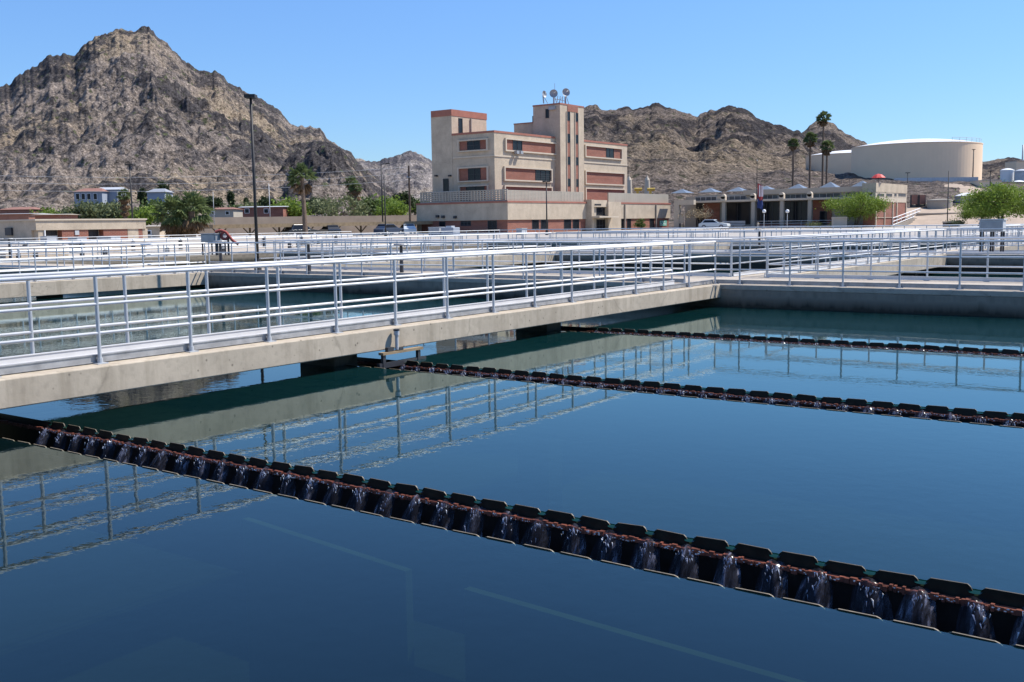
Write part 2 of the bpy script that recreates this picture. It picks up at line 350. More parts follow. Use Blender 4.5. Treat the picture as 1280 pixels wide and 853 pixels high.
# hills ---------------------------------------------------------------
def hill(name,sil,r0,r1,r2,expo,mat,amp,nth,nr,apron=None,seed=0,lam=60,jag=4.):
    px=np.linspace(sil[0][0],sil[-1][0],nth); sy=np.interp(px,[a for a,_ in sil],[b for _,b in sil])
    sy=sy+(fbm(px/13+seed,px*0+seed,3)-.5)*jag+(fbm(px/4+seed,px*0+3.3,3)-.5)*jag*.5
    D=np.array([ray(a,b) for a,b in zip(px,sy)]); hd=np.linalg.norm(D[:,:2],axis=1)
    el=D[:,2]/hd; dx=D[:,0]/hd; dy=D[:,1]/hd
    r=np.concatenate([np.linspace(r0,r1,nr),np.linspace(r1,r2,nr//5+2)[1:]])
    Rr,_=np.meshgrid(r,px); X=CAM[0]+Rr*dx[:,None]; Y=CAM[1]+Rr*dy[:,None]
    H=(el*r1+CAM[2])[:,None]
    s=np.clip((Rr-r0)/(r1-r0),0,1); b=np.clip((Rr-r1)/(r2-r1),0,1)
    wob=(fbm(X/lam/4+seed,Y/lam/4,4)-.5)*.34*np.sin(np.pi*s)**.8
    h=H*np.clip(s+wob*.6,0,1.1)**expo*(1-b*.75)
    if apron: h=h+apron(px[:,None]+0*Rr,Rr)
    rg=fbm(X/lam+seed,Y/lam+3,5,True); fn=fbm(X/9+seed,Y/9,3)
    out=np.clip((rg-.60)*5,0,1)*np.clip(s*1.8-.15,0,1)
    k=np.clip(s*2.2,0,1)*(H/np.max(H))**.5
    r3=fbm(X/(lam*.28)+seed,Y/(lam*.28),4,True)
    edge=1-.75*np.clip((s-.75)/.25,0,1)
    h=h+k*amp*(((rg-.62)*.95+out*.25)*edge+(r3-.62)*.95*(.3+.7*s)*(1-.8*np.clip((s-.8)/.2,0,1))+(fn-.5)*.75*(1-.4*np.clip((s-.8)/.2,0,1)))
    h=h-.6*(s<=0)
    V=np.stack([X,Y,h],-1).reshape(-1,3); nn=len(r)
    I=(np.arange(nth-1)[:,None]*nn+np.arange(nn-1)[None]).reshape(-1)
    Fc=np.stack([I,I+nn,I+nn+1,I+1],-1)
    me=bpy.data.meshes.new(name); me.vertices.add(len(V)); me.vertices.foreach_set('co',V.ravel())
    me.loops.add(Fc.size); me.loops.foreach_set('vertex_index',Fc.ravel().astype(np.int32))
    me.polygons.add(len(Fc)); me.polygons.foreach_set('loop_start',np.arange(0,Fc.size,4,dtype=np.int32))
    me.update(calc_edges=True); me.validate()
    at=me.attributes.new('outcrop','FLOAT','POINT'); at.data.foreach_set('value',((out-.35)*.16*np.clip(s*1.5,0,1)+.14*(r3-.6)+.11*np.clip(s*1.6-.8,0,1)-.02).ravel().astype(np.float32))
    me.materials.append(M[mat]); o=bpy.data.objects.new(name,me); COL.objects.link(o); tag(o,kind='structure'); return o
silL=[(-160,190),(-90,150),(-40,125),(0,111),(15,107),(21,99),(32,92),(45,86),(60,74),(78,69),(95,69),(99,61),(106,53),(118,46),(130,43),(142,38),(150,37),(172,36),(186,35),(194,46),(215,64),(243,86),(250,91),(268,90),(280,96),(292,110),(316,122),(330,127),(345,138),(358,152),(372,160),(388,157),(400,161),(408,173),(425,181),(438,190),(447,202),(470,222),(500,245),(530,262),(560,276)]
hill('mountain',silL,215,1080,1500,2.0,'rock',17,900,360,lam=75,jag=8.)
silS=[(270,282),(300,262),(325,236),(345,214),(362,198),(378,189),(392,181),(405,178),(418,182),(428,188),(440,198),(452,214),(466,234),(490,258),(520,280)]
hill('mountain_spur',silS,230,760,1000,1.7,'rock',15,330,200,seed=3,lam=42,jag=5.)
silF=[(380,262),(420,205),(445,198),(470,203),(490,198),(502,192),(514,189),(524,193),(541,203),(560,212),(600,225),(660,240)]
hill('distant_hill',silF,900,1700,2100,1.5,'rockfar',11,330,120,seed=5,lam=80)
silR=[(560,262),(640,190),(690,150),(730,136),(760,133),(790,136),(815,134),(842,135),(856,142),(872,142),(895,136),(912,132),(925,135),(945,147),(970,156),(985,165),(998,172),(1015,190),(1040,212),(1080,228),(1150,240),(1230,248),(1350,252),(1450,255)]
def apr(px,r): return 7.4*np.clip((px-960)/110,0,1)*np.clip((r-172)/48,0,1)
hill('rocky_hill',silR,170,640,900,1.35,'rock2',7.5,640,260,apron=apr,seed=11,lam=38,jag=6.)
silB=[(930,230),(975,190),(995,170),(1008,160),(1018,153),(1030,151),(1042,155),(1055,164),(1070,175),(1086,182),(1110,183),(1150,186),(1180,200),(1220,198),(1232,201),(1245,199),(1262,197),(1290,200),(1350,205),(1420,220)]
hill('distant_hill',silB,560,1150,1500,1.5,'rock2',9,420,120,seed=21,lam=55)

# water, basin floor -----------------------------------------------------
LY=[-2.17,3.82,9.72]; LW=.77
XA0,XA1=-1.12,.25          # walkway edges
YB0,YB1=15.84,19.45
YC0,YC1=39.0,42.0
YD0,YD1=62.,65.
XL0,XL1=-21.4,-20.05       # left walkway
XM0,XM1=-42.0,-40.6
TX0,TX1=-.9,20.
yy=[-7.9]+[v for l in LY for v in (l-LW,l)]+[YB0]; xx=[XL0,TX0,TX1,20.2]
vs=[(x,y,ZW) for y in yy for x in xx]; fs=[]
for j in range(len(yy)-1):
    for i in range(3):
        if i==1 and j%2==1: continue
        k=j*4+i; fs.append((k,k+1,k+5,k+4))
tag(meshobj('water',vs,fs,'water'),kind='structure')
def sheet(name,x0,x1,y0,y1,z,mat): return tag(meshobj(name,[(x0,y0,z),(x1,y0,z),(x1,y1,z),(x0,y1,z)],[(0,1,2,3)],mat),kind='structure')
sheet('water',XM0,XL0,-31,YB0,ZW,'water')
sheet('water',XM0,20.2,YB1,YC0,ZW-.25,'water'); sheet('water',XM0,20.2,YC1,YD0,ZW-.25,'water')
sheet('water',XL0,XL1+30,-31,-11.5,ZW,'water')
sheet('basin_floor',BX0,BX1,BY0,BY1,-4.5,'wetwall')

# crosswalks: massive walls whose top is a deck
def wallthing(name,x0,x1,y0,y1,z0,z1,mat,label,cat,cap=None):
    t=thing(name,((x0+x1)/2,(y0+y1)/2,z0),label,cat)
    if cap:
        MB().box(x0,x1,y0,y1,z0,z1-.13).build('wall',mat,t); MB().box(x0,x1,y0,y1,z1-.13,z1).build('deck_slab',cap,t,bevel=.02)
    else: MB().box(x0,x1,y0,y1,z0,z1).build('wall',mat,t,bevel=.02)
    return t
CW='walkway'
wallthing('cross_walkway',XM0,20.2,YB0,YB1,-4.4,0,'wetwall','broad concrete cross walkway in shade at the far end of the blue weir basin',CW,'deck')
wallthing('cross_walkway',XM0,20.2,YC0,YC1,-4.4,0,'wetwall','second cross walkway behind the dark basins, seen between the diagonal walkways',CW,'deck')
wallthing('cross_walkway',XM0,20.2,YD0,YD1,-4.4,0,'wetwall','farthest cross walkway, in front of the cream office building',CW,'deck')
wallthing('basin_edge_walkway',-1,20.199,-11.5,-7.9,-4.4,0,'wetwall','concrete basin edge under the viewer',CW,'deck')
wallthing('basin_edge_walkway',20.2,41,-31.9,65.9,-4.4,-.002,'wetwall','wide concrete apron along the right side of the basins',CW,'deck')
wallthing('basin_edge_walkway',-61.9,XM0-.002,-31.9,65.9,-4.4,-.003,'wetwall','wide pale concrete apron left of the basins, with pipes and cabinets on it',CW,'deck')

def beamwalk(x0,x1,y0,y1,thick,piers,label,pw=.5):
    t=thing('walkway_bridge',((x0+x1)/2,y0,0),label,CW)
    MB().box(x0,x1,y0,y1,-thick,0).build('deck_slab','conc',t,bevel=.015)
    MB().box(x0+.3,x1-.3,y0+.003,y1-.003,.001,.006).build('deck_surface','deck',t)
    for y in piers: MB().box(x0+.1,x1-.5,y,y+pw,-4.4,-thick-.002).build('pier','wetwall',t)
    return t
beamwalk(XA0,XA1,-7.89,YB0-.003,.33,[l-1.0 for l in LY],'long concrete footbridge with white railings crossing the middle of the picture')
beamwalk(XL0,XL1,-31,YB0-.003,.45,[-26,-20,-14,-8.2,-2,4,10],'sunlit concrete footbridge along the far side of the left basin')
beamwalk(XA0+.02,XA1-.06,YB1+.003,YC0-.003,.5,[24,30,36],'sunlit concrete footbridge receding behind the shaded cross walkway')
beamwalk(XL0,XL1,YB1+.003,YC0-.003,.5,[24,30,36],'concrete footbridge left of centre, between first and second cross walkways',.6)
beamwalk(XA0+.02,XA1-.06,YC1+.003,YD0-.003,.5,[47,53],'concrete footbridge between the second and farthest cross walkways, below the office entrance',.6)
beamwalk(XL0,XL1,YC1+.003,YD0-.003,.5,[47,53],'concrete footbridge at far left, between second and farthest cross walkways',.6)

# ================================================================== RAILINGS
RH=1.07; _post={}
def post_mesh(r,foot):
    k=(r,foot)
    if k not in _post:
        m=MB(); m.tube((0,0,0),(0,0,RH-.02),r,n=10)
        if foot: m.box(-.07,.07,-.07,.07,0,.012); m.tube((0,0,0),(0,0,.07),r*1.5,n=10)
        me=bpy.data.meshes.new('post'); me.from_pydata(m.v,[],m.f); me.materials.append(M['post'])
        _post[k]=me
    return _post[k]
def railing(axis,c,a,b,label,pos=None,sp=1.32,toe=-1,toem='toe',foot=True,z=0.,r=.0235,gap=.055):
    lo,hi=min(a,b),max(a,b)
    P=(lambda t,o,zz:(c+o,t,z+zz)) if axis=='y' else (lambda t,o,zz:(t,c+o,z+zz))
    t=thing('guard_railing',P(lo,0,0),label,'railing')
    if pos is None:
        k=max(1,round((hi-lo)/sp)); pos=[lo+(hi-lo)*i/k for i in range(k+1)]
    n=8
    MB().tube(P(lo-.02,0,RH),P(hi+.02,0,RH),r*1.08,n=10).build('top_rail','rail',t,smooth=True)
    for zz in (.72,.37): MB().tube(P(lo,0,zz),P(hi,0,zz),r*.86,n=10).build('middle_rail','rail',t,smooth=True)
    me=post_mesh(r,foot)
    for q in pos:
        p=P(q,0,0); inst(me,'post',t,(p[0]-t.location.x,p[1]-t.location.y,0))
    if toe:
        o=toe*gap
        m=MB(); p=P(lo,o-.012,.012); q=P(hi,o+.012,.105); m.box(p[0],q[0],p[1],q[1],p[2],q[2])
        o2=o+.016*toe; 
        for zz in (.012,.098):
            p=P(lo,o-.022,zz); q=P(hi,o+.022,zz+.012); m.box(p[0],q[0],p[1],q[1],p[2],q[2])
        m.build('toe_board',toem,t)
    return t
sA=1.3227
railing('y',0,-7.8,16.04,'white three-bar railing on the near edge of the long footbridge, running across the picture',[i*sA for i in range(-5,12)]+[16.04],toem='toeg')
railing('y',-.87,-7.8,15.35,'white railing on the far edge of the long footbridge, behind its twin',[-.35+i*sA for i in range(-5,12)]+[15.35],toe=1)
railing('x',16.04,.0,20.0,'railing on the near edge of the shaded cross walkway, above the weir basin',[-.634+1.301*j for j in range(1,16)],toem='toeg',toe=1)
railing('x',16.06,-20.1,-.87,'railing above the shaded end wall of the left basin',sp=1.3,toem='toeg',toe=1)
railing('x',19.25,-20.1,-1.0,'railing on the far side of the shaded cross walkway, left of the receding footbridge',sp=1.3,toe=-1)
railing('x',19.2,.12,20.0,'railing on the far side of the shaded cross walkway, right of the receding footbridge',sp=1.4,toe=-1)
railing('y',-1.0,19.3,38.9,'left railing of the sunlit receding footbridge',toe=1,foot=False)
railing('y',.05,19.3,38.9,'right railing of the sunlit receding footbridge, above its lit side',toe=-1,foot=False)
railing('x',39.2,.12,20.0,'near railing of the second cross walkway at the right edge',sp=1.4,foot=False)
railing('x',39.2,-20.1,-1.0,'near railing of the second cross walkway, behind the dark centre basin',sp=1.4,foot=False)
railing('x',41.8,.12,20.0,'far railing of the second cross walkway at the right edge',sp=1.4,foot=False)
railing('x',41.8,-20.1,-1.0,'far railing of the second cross walkway, behind the dark centre basin',sp=1.4,foot=False)
railing('x',62.2,-41.5,20.0,'near railing of the farthest cross walkway, below the office building',sp=1.4,foot=False)
railing('x',64.8,-41.5,20.0,'farthest white railing, just in front of the office building',sp=1.4,foot=False)
railing('y',-1.0,42.,62.,'left railing of the footbridge beyond the second cross walkway',foot=False)
railing('y',.05,42.,62.,'right railing of the footbridge beyond the second cross walkway',foot=False)
railing('y',-20.25,-22.,16.0,'near railing of the footbridge beyond the left basin',foot=False)
railing('y',-21.2,-22.,16.0,'far railing of the footbridge beyond the left basin',foot=False)
railing('y',-20.25,19.3,38.9,'near railing of the left-centre footbridge behind the cross walkway',foot=False)
railing('y',-21.2,19.3,38.9,'far railing of the left-centre footbridge behind the cross walkway',foot=False)
railing('y',-20.25,42.,62.,'near railing of the far left-centre footbridge below the brick wing',foot=False)
railing('y',-40.8,-5.,62.,'white railing along the left apron, in front of the low brick building',foot=False,sp=1.5)
railing('x',39.2,-40.6,-21.4,'near railing of the second cross walkway, left of centre under the carport',sp=1.4,foot=False)
railing('x',16.06,-40.6,-21.4,'railing of the cross walkway at far left, beyond the left footbridge',sp=1.4,foot=False)
railing('y',20.4,17.,64.,'railing along the right apron beyond the control box',foot=False,sp=1.5)
railing('y',-61.,20.,65.,'outermost white railing of the left apron, in front of the carport',foot=False,sp=1.6)

# ================================================================== WEIR TROUGHS
PER=.305; ZL=-.537; ZN=-.596
def trough(L,x0,x1,label,seed):
    rnd=random.Random(seed)
    t=thing('weir_trough',(x0,L,ZW),label,'weir trough',group='weir troughs in the blue basin')
    n=int((x1-x0)/PER)
    zb=-1.30; zf=-1.02
    m=MB(); m.box(x0,x1,L-.03,L,zb,ZN-.03); m.box(x0,x1,L-LW,L-LW+.03,zb,ZN-.03); m.box(x0,x1,L-LW+.03,L-.03,zb,zb+.04)
    m.build('channel','algae',t)
    MB().add([(x0,L-LW+.031,zf),(x1,L-LW+.031,zf),(x1,L-.031,zf),(x0,L-.031,zf)],[(0,1,2,3)]).build('channel_water','algae',t)
    for yb,far in ((L-.012,True),(L-LW+.004,False)):
        pl=MB(); ed=MB(); th=.007; zn=ZN if far else ZW-.016; zl=ZL if far else ZW+.006
        pl.box(x0,x1,yb,yb+th,ZN-.13,zn)
        for k in range(n):
            if far and x0+k*PER<.1: pl.box(x0+k*PER,x0+(k+1)*PER,yb,yb+th,zn,ZW+.012); continue
            c=x0+(k+.5)*PER+rnd.uniform(-.008,.008); dz=rnd.uniform(-.005,.004)*(1 if far else .3); tl=rnd.uniform(-.004,.004)*(1 if far else .3); h=zl-zn
            poly=[(c-.142,zn),(c+.142,zn),(c+.141,zn+.15*h),(c+.122,zl+dz+tl-.25*h),(c+.104,zl+dz+tl),(c-.104,zl+dz-tl),(c-.122,zl+dz-tl-.25*h),(c-.141,zn+.15*h)]
            pl.prism(poly,lambda u,v,q:(u,q,v),yb,yb+th)
            for (a,b2) in ((4,5),(3,4),(2,3)):
                ua,va=poly[a];ub,vb=poly[b2]
                ed.add([(ua,yb-.001,va+.0008),(ub,yb-.001,vb+.0008),(ub,yb+th+.001,vb+.002),(ua,yb+th+.001,va+.002)],[(0,1,2,3)])
        p=pl.build('weir_plate','plate',t); ed.build('plate_edge','edge' if not far else 'edge_dim',p)
    st=MB(); st.box(x0,x1,L-.070,L-.031,ZN-.042,ZN-.018)
    for k in range(n*9):
        a=x0+k*PER/9+rnd.uniform(-.01,.01); h=rnd.uniform(.0,.020); st.box(a,a+PER/9*rnd.uniform(.4,1.3),L-.070-rnd.uniform(.001,.012),L-.05,ZN-.040-rnd.uniform(0,.012),ZN-.024+h)
    st.build('rust_strip','rust',t)
    fo=MB()
    for k in range(1,min(n,100)):
        if x0+k*PER<.3: continue
        c=x0+k*PER; wd=rnd.uniform(.066,.092); rea=rnd.uniform(.20,.30); sk=rnd.uniform(.02,.07)
        nw=MB(); e=[]
        for j in range(5):
            q=j/4; yv=L+.025-.055*q; zz=(ZW-.001)*(1-q**2)+(ZN+.022)*q**2
            for i in range(5): u=i/2-2*.5; e.append((c+u*(.075-.045*q),yv,zz-.004*(1-u*u)*q))
        nw.add(e,[(j*5+i,j*5+i+1,j*5+i+6,j*5+i+5) for j in range(4) for i in range(4)]).build('notch_water','lip',t,smooth=True)
        m=MB(); cols=13; rows=13; vs=[];fs=[]; ph=rnd.uniform(0,6)
        for j in range(rows+1):
            q=j/rows; yv=L-.05-rea*q; zz=ZN+.012-(zf*-1+ZN+.01)*q**1.8
            for i in range(cols+1):
                u=i/cols*2-1
                w_=wd*(.5+1.35*q**.65)
                vs.append((c+sk*q+u*w_+.010*math.sin(6*u+5*q+ph)*q,yv+.07*u*u*(1-.5*q)+.010*math.sin(9*u+ph)*q,zz-.02*abs(u)*(1-q)-.045*u*u*q*(1-q)))
        for j in range(rows):
            for i in range(cols):
                a=j*(cols+1)+i; fs.append((a,a+1,a+cols+2,a+cols+1))
        m.add(vs,fs); m.build('falling_water','fall',t,smooth=True)
        for _ in range(rnd.randint(12,24)):      # white flecks painted as sun glints on the splashing crest
            q=abs(rnd.gauss(0,.16)); x=c+rnd.gauss(.02,.032); y=L-.08-.2*q-rnd.uniform(0,.01); z=ZN-.022-.40*q**1.3+rnd.uniform(-.012,.012); s=rnd.uniform(.003,.008)
            a,b=rnd.uniform(-s,s),rnd.uniform(-s,s)
            fo.add([(x-s*.6,y,z+a),(x+a,y-s*.6,z+s*1.3),(x+s*.6,y,z+b),(x+b+s*rnd.uniform(-1.5,1.5),y-s*.8,z-s*rnd.uniform(2,6)),(x,y-s,z)],[(0,1,4),(1,2,4),(2,3,4),(3,0,4)])
        for _ in range(rnd.randint(6,18)):  # more painted glints along the rust strip
            x=c+rnd.uniform(.05,.24); y=L-.080-rnd.uniform(0,.012); z=ZN-.026+rnd.uniform(-.010,.012); s=rnd.uniform(.0025,.006)
            fo.add([(x-s*2,y,z),(x,y-s,z+s),(x+s*2,y,z),(x,y-s,z-s*.7)],[(0,1,2,3)])
    o=fo.build('splash_glint','glint',t); tag(o,kind='stuff')
    return t
trough(LY[0],TX0,TX1,'nearest notched weir trough, water falling over its black teeth and rusty strip',1)
trough(LY[1],TX0,TX1,'middle notched weir trough, between the nearest and the farthest one',2)
trough(LY[2],TX0,TX1,'farthest notched weir trough, in front of the shaded cross walkway',3)
# submerged baffles seen faintly through the water
BAF=(((4.79,-3.15),(6.75,-3.39),'submerged pale baffle wall under the near water, left of the gap'),((7.29,-3.44),(9.90,-3.62),'submerged pale baffle wall under the near water at the bottom of the picture'))
for (a_,b_,lab) in BAF:
    t=thing('baffle_wall',((a_[0]+b_[0])/2,(a_[1]+b_[1])/2,-4.4),lab,'baffle'); A_=Vector((*a_,0)); B_=Vector((*b_,0)); d=(B_-A_).normalized(); n_=Vector((-d.y,d.x,0))*.03
    q4=[A_-n_,B_-n_,B_+n_,A_+n_]; MB().add([(v.x,v.y,-4.45) for v in q4]+[(v.x,v.y,-.72) for v in q4],[(0,3,2,1),(4,5,6,7),(0,1,5,4),(1,2,6,5),(2,3,7,6),(3,0,4,7)]).build('panel','under',t)

# sampling stand below the footbridge
p=onx(487,442,.30)
t=thing('sampling_stand',(.3,p[1],ZW),'grey capped pipe and wooden plank bracket hanging below the footbridge beside the middle trough','pipe stand')
yb=p[1]+.14
MB().tube((.33,yb,-.02-.06),(.33,yb,-.34),.028,n=12).tube((.33,yb,-.11),(.33,yb,-.04),.045,n=12).build('pipe','lgrey',t)
MB().tube((.33,yb,-.04),(.33,yb,-.015),.05,n=12).build('cap','dark',t)
MB().box(.26,.36,yb-.35,yb+.6,-.395,-.355).build('plank','wood',t); MB().box(.28,.345,yb-.22,yb-.08,-.352,-.29).build('clamp','dark',t); MB().box(.28,.36,yb+.02,yb+.12,-.352,-.31).build('clamp','dark',t)
for y in (yb-.3,yb+.52): MB().box(.29,.34,y-.03,y+.03,-.75,-.372).build('bracket_leg','dark',t)
MB().box(.27,.33,yb-.4,yb+.7,-.60,-.52).build('lower_bar','dark',t)

# ================================================================== MAIN OFFICE BUILDING
K=dep(635,290,140); KX,KY=K[0],K[1]; GZ=.3
def Zx(px,py,X): return onx(px,py,X)[2]
def Yx(px,X,py=240): return onx(px,py,X)[1]
def Zy(px,py,Y): return ony(px,py,Y)[2]
def Xy(px,Y,py=240): return ony(px,py,Y)[0]
def face_box(m,ax,c,u0,u1,z0,z1,d0,d1):
    """box on a facade: ax 'x' = facade facing +X at x=c (u is y); ax 'y' = facade facing -Y at y=c (u is x); d = out of the wall"""
    if ax=='x': m.box(c+d0,c+d1,u0,u1,z0,z1)
    else: m.box(u0,u1,c-d1,c-d0,z0,z1)
    return m
def window(parent,ax,c,u0,u1,z0,z1,n=2,rows=1,proud=.03,fr=.09,name='window',fmat='dark',gmat='glass'):
    u0,u1=min(u0,u1),max(u0,u1); m=MB(); e=proud
    face_box(m,ax,c,u0,u1,z0,z0+fr,-.02,e); face_box(m,ax,c,u0,u1,z1-fr,z1,-.02,e)
    for i in range(n+1):
        a=u0+(u1-u0-fr)*i/n; face_box(m,ax,c,a,a+fr,z0+fr,z1-fr,-.02,e)
    for j in range(1,rows):
        zz=z0+(z1-z0)*j/rows; face_box(m,ax,c,u0+fr,u1-fr,zz-.03,zz+.03,-.015,e-.006)
    w_=m.build(name,fmat,parent)
    g=MB(); face_box(g,ax,c,u0+.02,u1-.02,z0+.02,z1-.02,-.012,.008); g.build('pane',gmat,w_)
    return w_
ob=thing('office_building',(KX-12,KY+18,GZ),'cream stucco multi-storey office building with red brick window bands and a tall stair tower','building')
WT=Zx(635,251,KX); WB=Zx(635,275,KX)
WY1=Yx(838,KX); WXL=Xy(520,KY)
m=MB(); m.box(WXL,KX,KY,WY1,WB,WT-.25).build('wing_wall','stucco',ob)
MB().box(WXL-.05,KX+.06,KY-.06,WY1+.05,WT-.25,WT).build('wing_coping','coping',ob)
MB().box(WXL+.35,KX-.2,KY+.2,WY1-.2,0,WB-.002).build('brick_base','brick',ob)
MB().box(WXL,WXL+.7,KY,KY+.8,0,WB-.003).box(WXL,WXL+.7,KY+.8,WY1,0,WB-.003).build('corner_pier','stucco',ob)
fx=KX-.2; fy=KY+.2
for a,b in ((664.5,673),(675.5,684.5),(704.5,713.5),(715.5,723.5),(773,780),(783.5,788.5),(812,817.5)):
    window(ob,'x',fx,Yx(a,fx),Yx(b,fx),Zx(a,287,fx),WB-.01,1,1,.04)
window(ob,'y',fy,Xy(548,fy),Xy(556,fy),.1,WB-.05,1,1,.04,name='door')
window(ob,'y',fy,Xy(575,fy),Xy(588,fy),WB-.75,WB-.05,3,3,.04,name='louvre')
window(ob,'y',fy,Xy(609,fy),Xy(620.5,fy),.2,WB-.05,2,2,.04)
# roof screens of pierced blocks
def screen(ax,c,u0,u1,z0,z1,name='roof_screen',bars=.5,rows=5,mat='stucco2'):
    u0,u1=min(u0,u1),max(u0,u1); m=MB(); n=max(2,int((u1-u0)/bars))
    for i in range(n+1):
        a=u0+(u1-u0)*i/n; face_box(m,ax,c,a-.07,a+.07,z0,z1,-.2,0)
    for j in range(rows):
        zz=z0+(z1-z0-.16)*j/(rows-1); face_box(m,ax,c,u0,u1,zz,zz+.16,-.15,-.008)
    return m.build(name,mat,ob)
ST=Zx(635,236.5,KX)
screen('y',KY+.25,WXL+.6,KX-.3,WT+.003,ST,rows=6); screen('x',KX-.3,KY+.5,Yx(731,KX),WT+.003,ST-.1,bars=.8,rows=8)
screen('x',KX-.3,Yx(763,KX),WY1-.2,WT+.003,Zx(763,241,KX),bars=.7,rows=9)
# entrance portal
EY0,EY1=Yx(733,KX),Yx(770,KX); pe=KX+.9; ET=Zx(742,250,KX)
MB().box(KX-.5,pe,EY0,Yx(742.5,pe),0,ET).build('entrance_pier','stucco',ob); MB().box(KX-.5,pe,Yx(760.5,pe),EY1,0,ET-.3).build('entrance_pier','stucco',ob)
ya,yb=Yx(742.5,pe),Yx(760.5,pe)
MB().box(KX-.45,pe-.25,ya+.002,yb-.002,Zx(750,259,KX),ET-.05).build('entrance_lintel','stucco',ob)
MB().box(KX-.4,KX+.25,ya+.002,yb-.002,0,Zx(750,259,KX)-.003).build('entrance_wall','stucco2',ob)
window(ob,'x',KX+.25,Yx(743.5,KX),Yx(757.5,KX),Zx(750,269.5,KX),Zx(750,259.5,KX),2,1,.05)
window(ob,'x',KX+.25,Yx(743.5,KX),Yx(757.5,KX),.25,Zx(750,274.5,KX),4,2,.05,name='entrance_door')
MB().box(KX+.26,KX+2.2,ya-.6,yb+.9,Zx(750,272.4,KX),Zx(750,270.6,KX)).build('entrance_canopy','trim',ob)
m=MB(); 
for i in range(7): m.box(pe-.25,pe-.2,ya+.55+i*.28,ya+.72+i*.28,ET-.85,ET-.62)
m.build('wall_lettering','dark',ob)
# upper block
MX,MY=KX-4.3,KY+3.
MT=Zx(620,163.3,MX); MY1=Yx(784,MX); MXL=Xy(541,MY)
zs=lambda py,px=632: Zx(px,py,MX)
SXR=Xy(566.5,MY)
MB().box(MXL+.3,MX,MY,MY1,WT-.3,MT-.28).build('upper_wall','stucco',ob)
MB().box(SXR-.02,MX+.07,MY-.07,MY1+.07,MT-.28,MT).build('upper_coping','coping',ob)
SY1=Yx(608,SXR,150); STT=Zy(566.5,136.5,MY)
MB().box(MXL,SXR,MY-.04,SY1,WT-.2,STT-.9).build('stair_block','stucco',ob)
MB().box(MXL+.05,SXR+.06,MY-.1,SY1+.06,STT-.9,STT).build('stair_coping','coping',ob)
window(ob,'x',SXR,Yx(573,SXR,155),Yx(578,SXR,155),MT+.05,Zx(575,148,SXR),1,1,.06,name='door')
MB().tube((SXR+.12,Yx(588,SXR,155),MT),(SXR+.12,Yx(588,SXR,155),STT-1.),.12,n=8).build('rain_pipe','stucco2',ob)
# string course of the top floor
zc=zs(195.5); m=MB(); m.box(SXR+.1,MX+.09,MY-.1,MY-.002,zc-.12,zc+.1); m.build('string_course','trim',ob)
MB().box(MX+.002,MX+.1,MY,MY1,zc-.12,zc+.1).build('string_course','trim',ob)
def band(ax,c,u0,u1,z0,z1,wins,rows=1,wn=2):
    u0,u1=min(u0,u1),max(u0,u1); m=MB(); e=.28
    face_box(m,ax,c,u0-.25,u1+.25,z1,z1+.2,0,e); face_box(m,ax,c,u0-.25,u1+.25,z0-.2,z0,0,e); face_box(m,ax,c,u0-.25,u0,z0,z1,0,e); face_box(m,ax,c,u1,u1+.25,z0,z1,0,e)
    m.build('window_surround','trim',ob)
    g=MB(); face_box(g,ax,c,u0,u1,z0,z1,.003,.05); g.build('brick_panel','brick',ob)
    cc=c+.05 if ax=='x' else c-.05
    for a,b in wins: window(ob,ax,cc,a,b,z0+.01,z1-.01,wn,rows,.06)
z4=(zs(187.5),zs(174.5)); z3=(zs(224.5),zs(210.)); z2=(WT,zs(233.5))
TYa=Yx(694,MX,200)
ZL4=(Zy(590,188,MY),Zy(590,176.2,MY)); ZL3=(Zy(590,226,MY),Zy(590,210.5,MY)); ZL2=(WT,Zy(590,233.5,MY))
band('x',MX,Yx(632.5,MX),TYa-.1,*z4,[(Yx(641.5,MX),Yx(653,MX))])
band('x',MX,Yx(630.5,MX),Yx(688,MX),*z3,[(Yx(669,MX),Yx(688.5,MX))],rows=5,wn=3)
band('x',MX,Yx(630.5,MX),Yx(688,MX),*z2,[])
band('y',MY,Xy(576,MY),Xy(610,MY),*ZL4,[(Xy(585.5,MY),Xy(601.5,MY))],rows=2)
band('y',MY,Xy(575,MY),Xy(610,MY),*ZL3,[(Xy(586,MY),Xy(601.5,MY))],rows=2)
band('y',MY,Xy(576,MY),Xy(610,MY),*ZL2,[(Xy(583,MY),Xy(606,MY))])
zr=lambda py: Zx(740,py,MX)
band('x',MX,Yx(731.5,MX),Yx(776,MX),zr(196),zr(183.5),[(Yx(757.5,MX),Yx(767,MX))])
band('x',MX,Yx(731.5,MX),Yx(779,MX),zr(229.5),zr(215.5),[])
band('x',MX,Yx(731.5,MX),Yx(779,MX),WT,zr(236.5),[])
window(ob,'y',MY-.04,Xy(554.5,MY),Xy(561.5,MY),WT,Zy(558,223.5,MY),1,1,.05,name='door')
# balcony guard by the roof door
m=MB()
for zz in (.35,.7,1.05): m.tube((MXL+.2,MY-1.2,ST+zz-1.),(SXR+1.5,MY-1.2,ST+zz-1.),.03,n=6)
for i in range(6): m.tube((MXL+.2+i*.95,MY-1.2,WT),(MXL+.2+i*.95,MY-1.2,ST+.06),.03,n=6)
m.build('roof_guard','lgrey',ob)
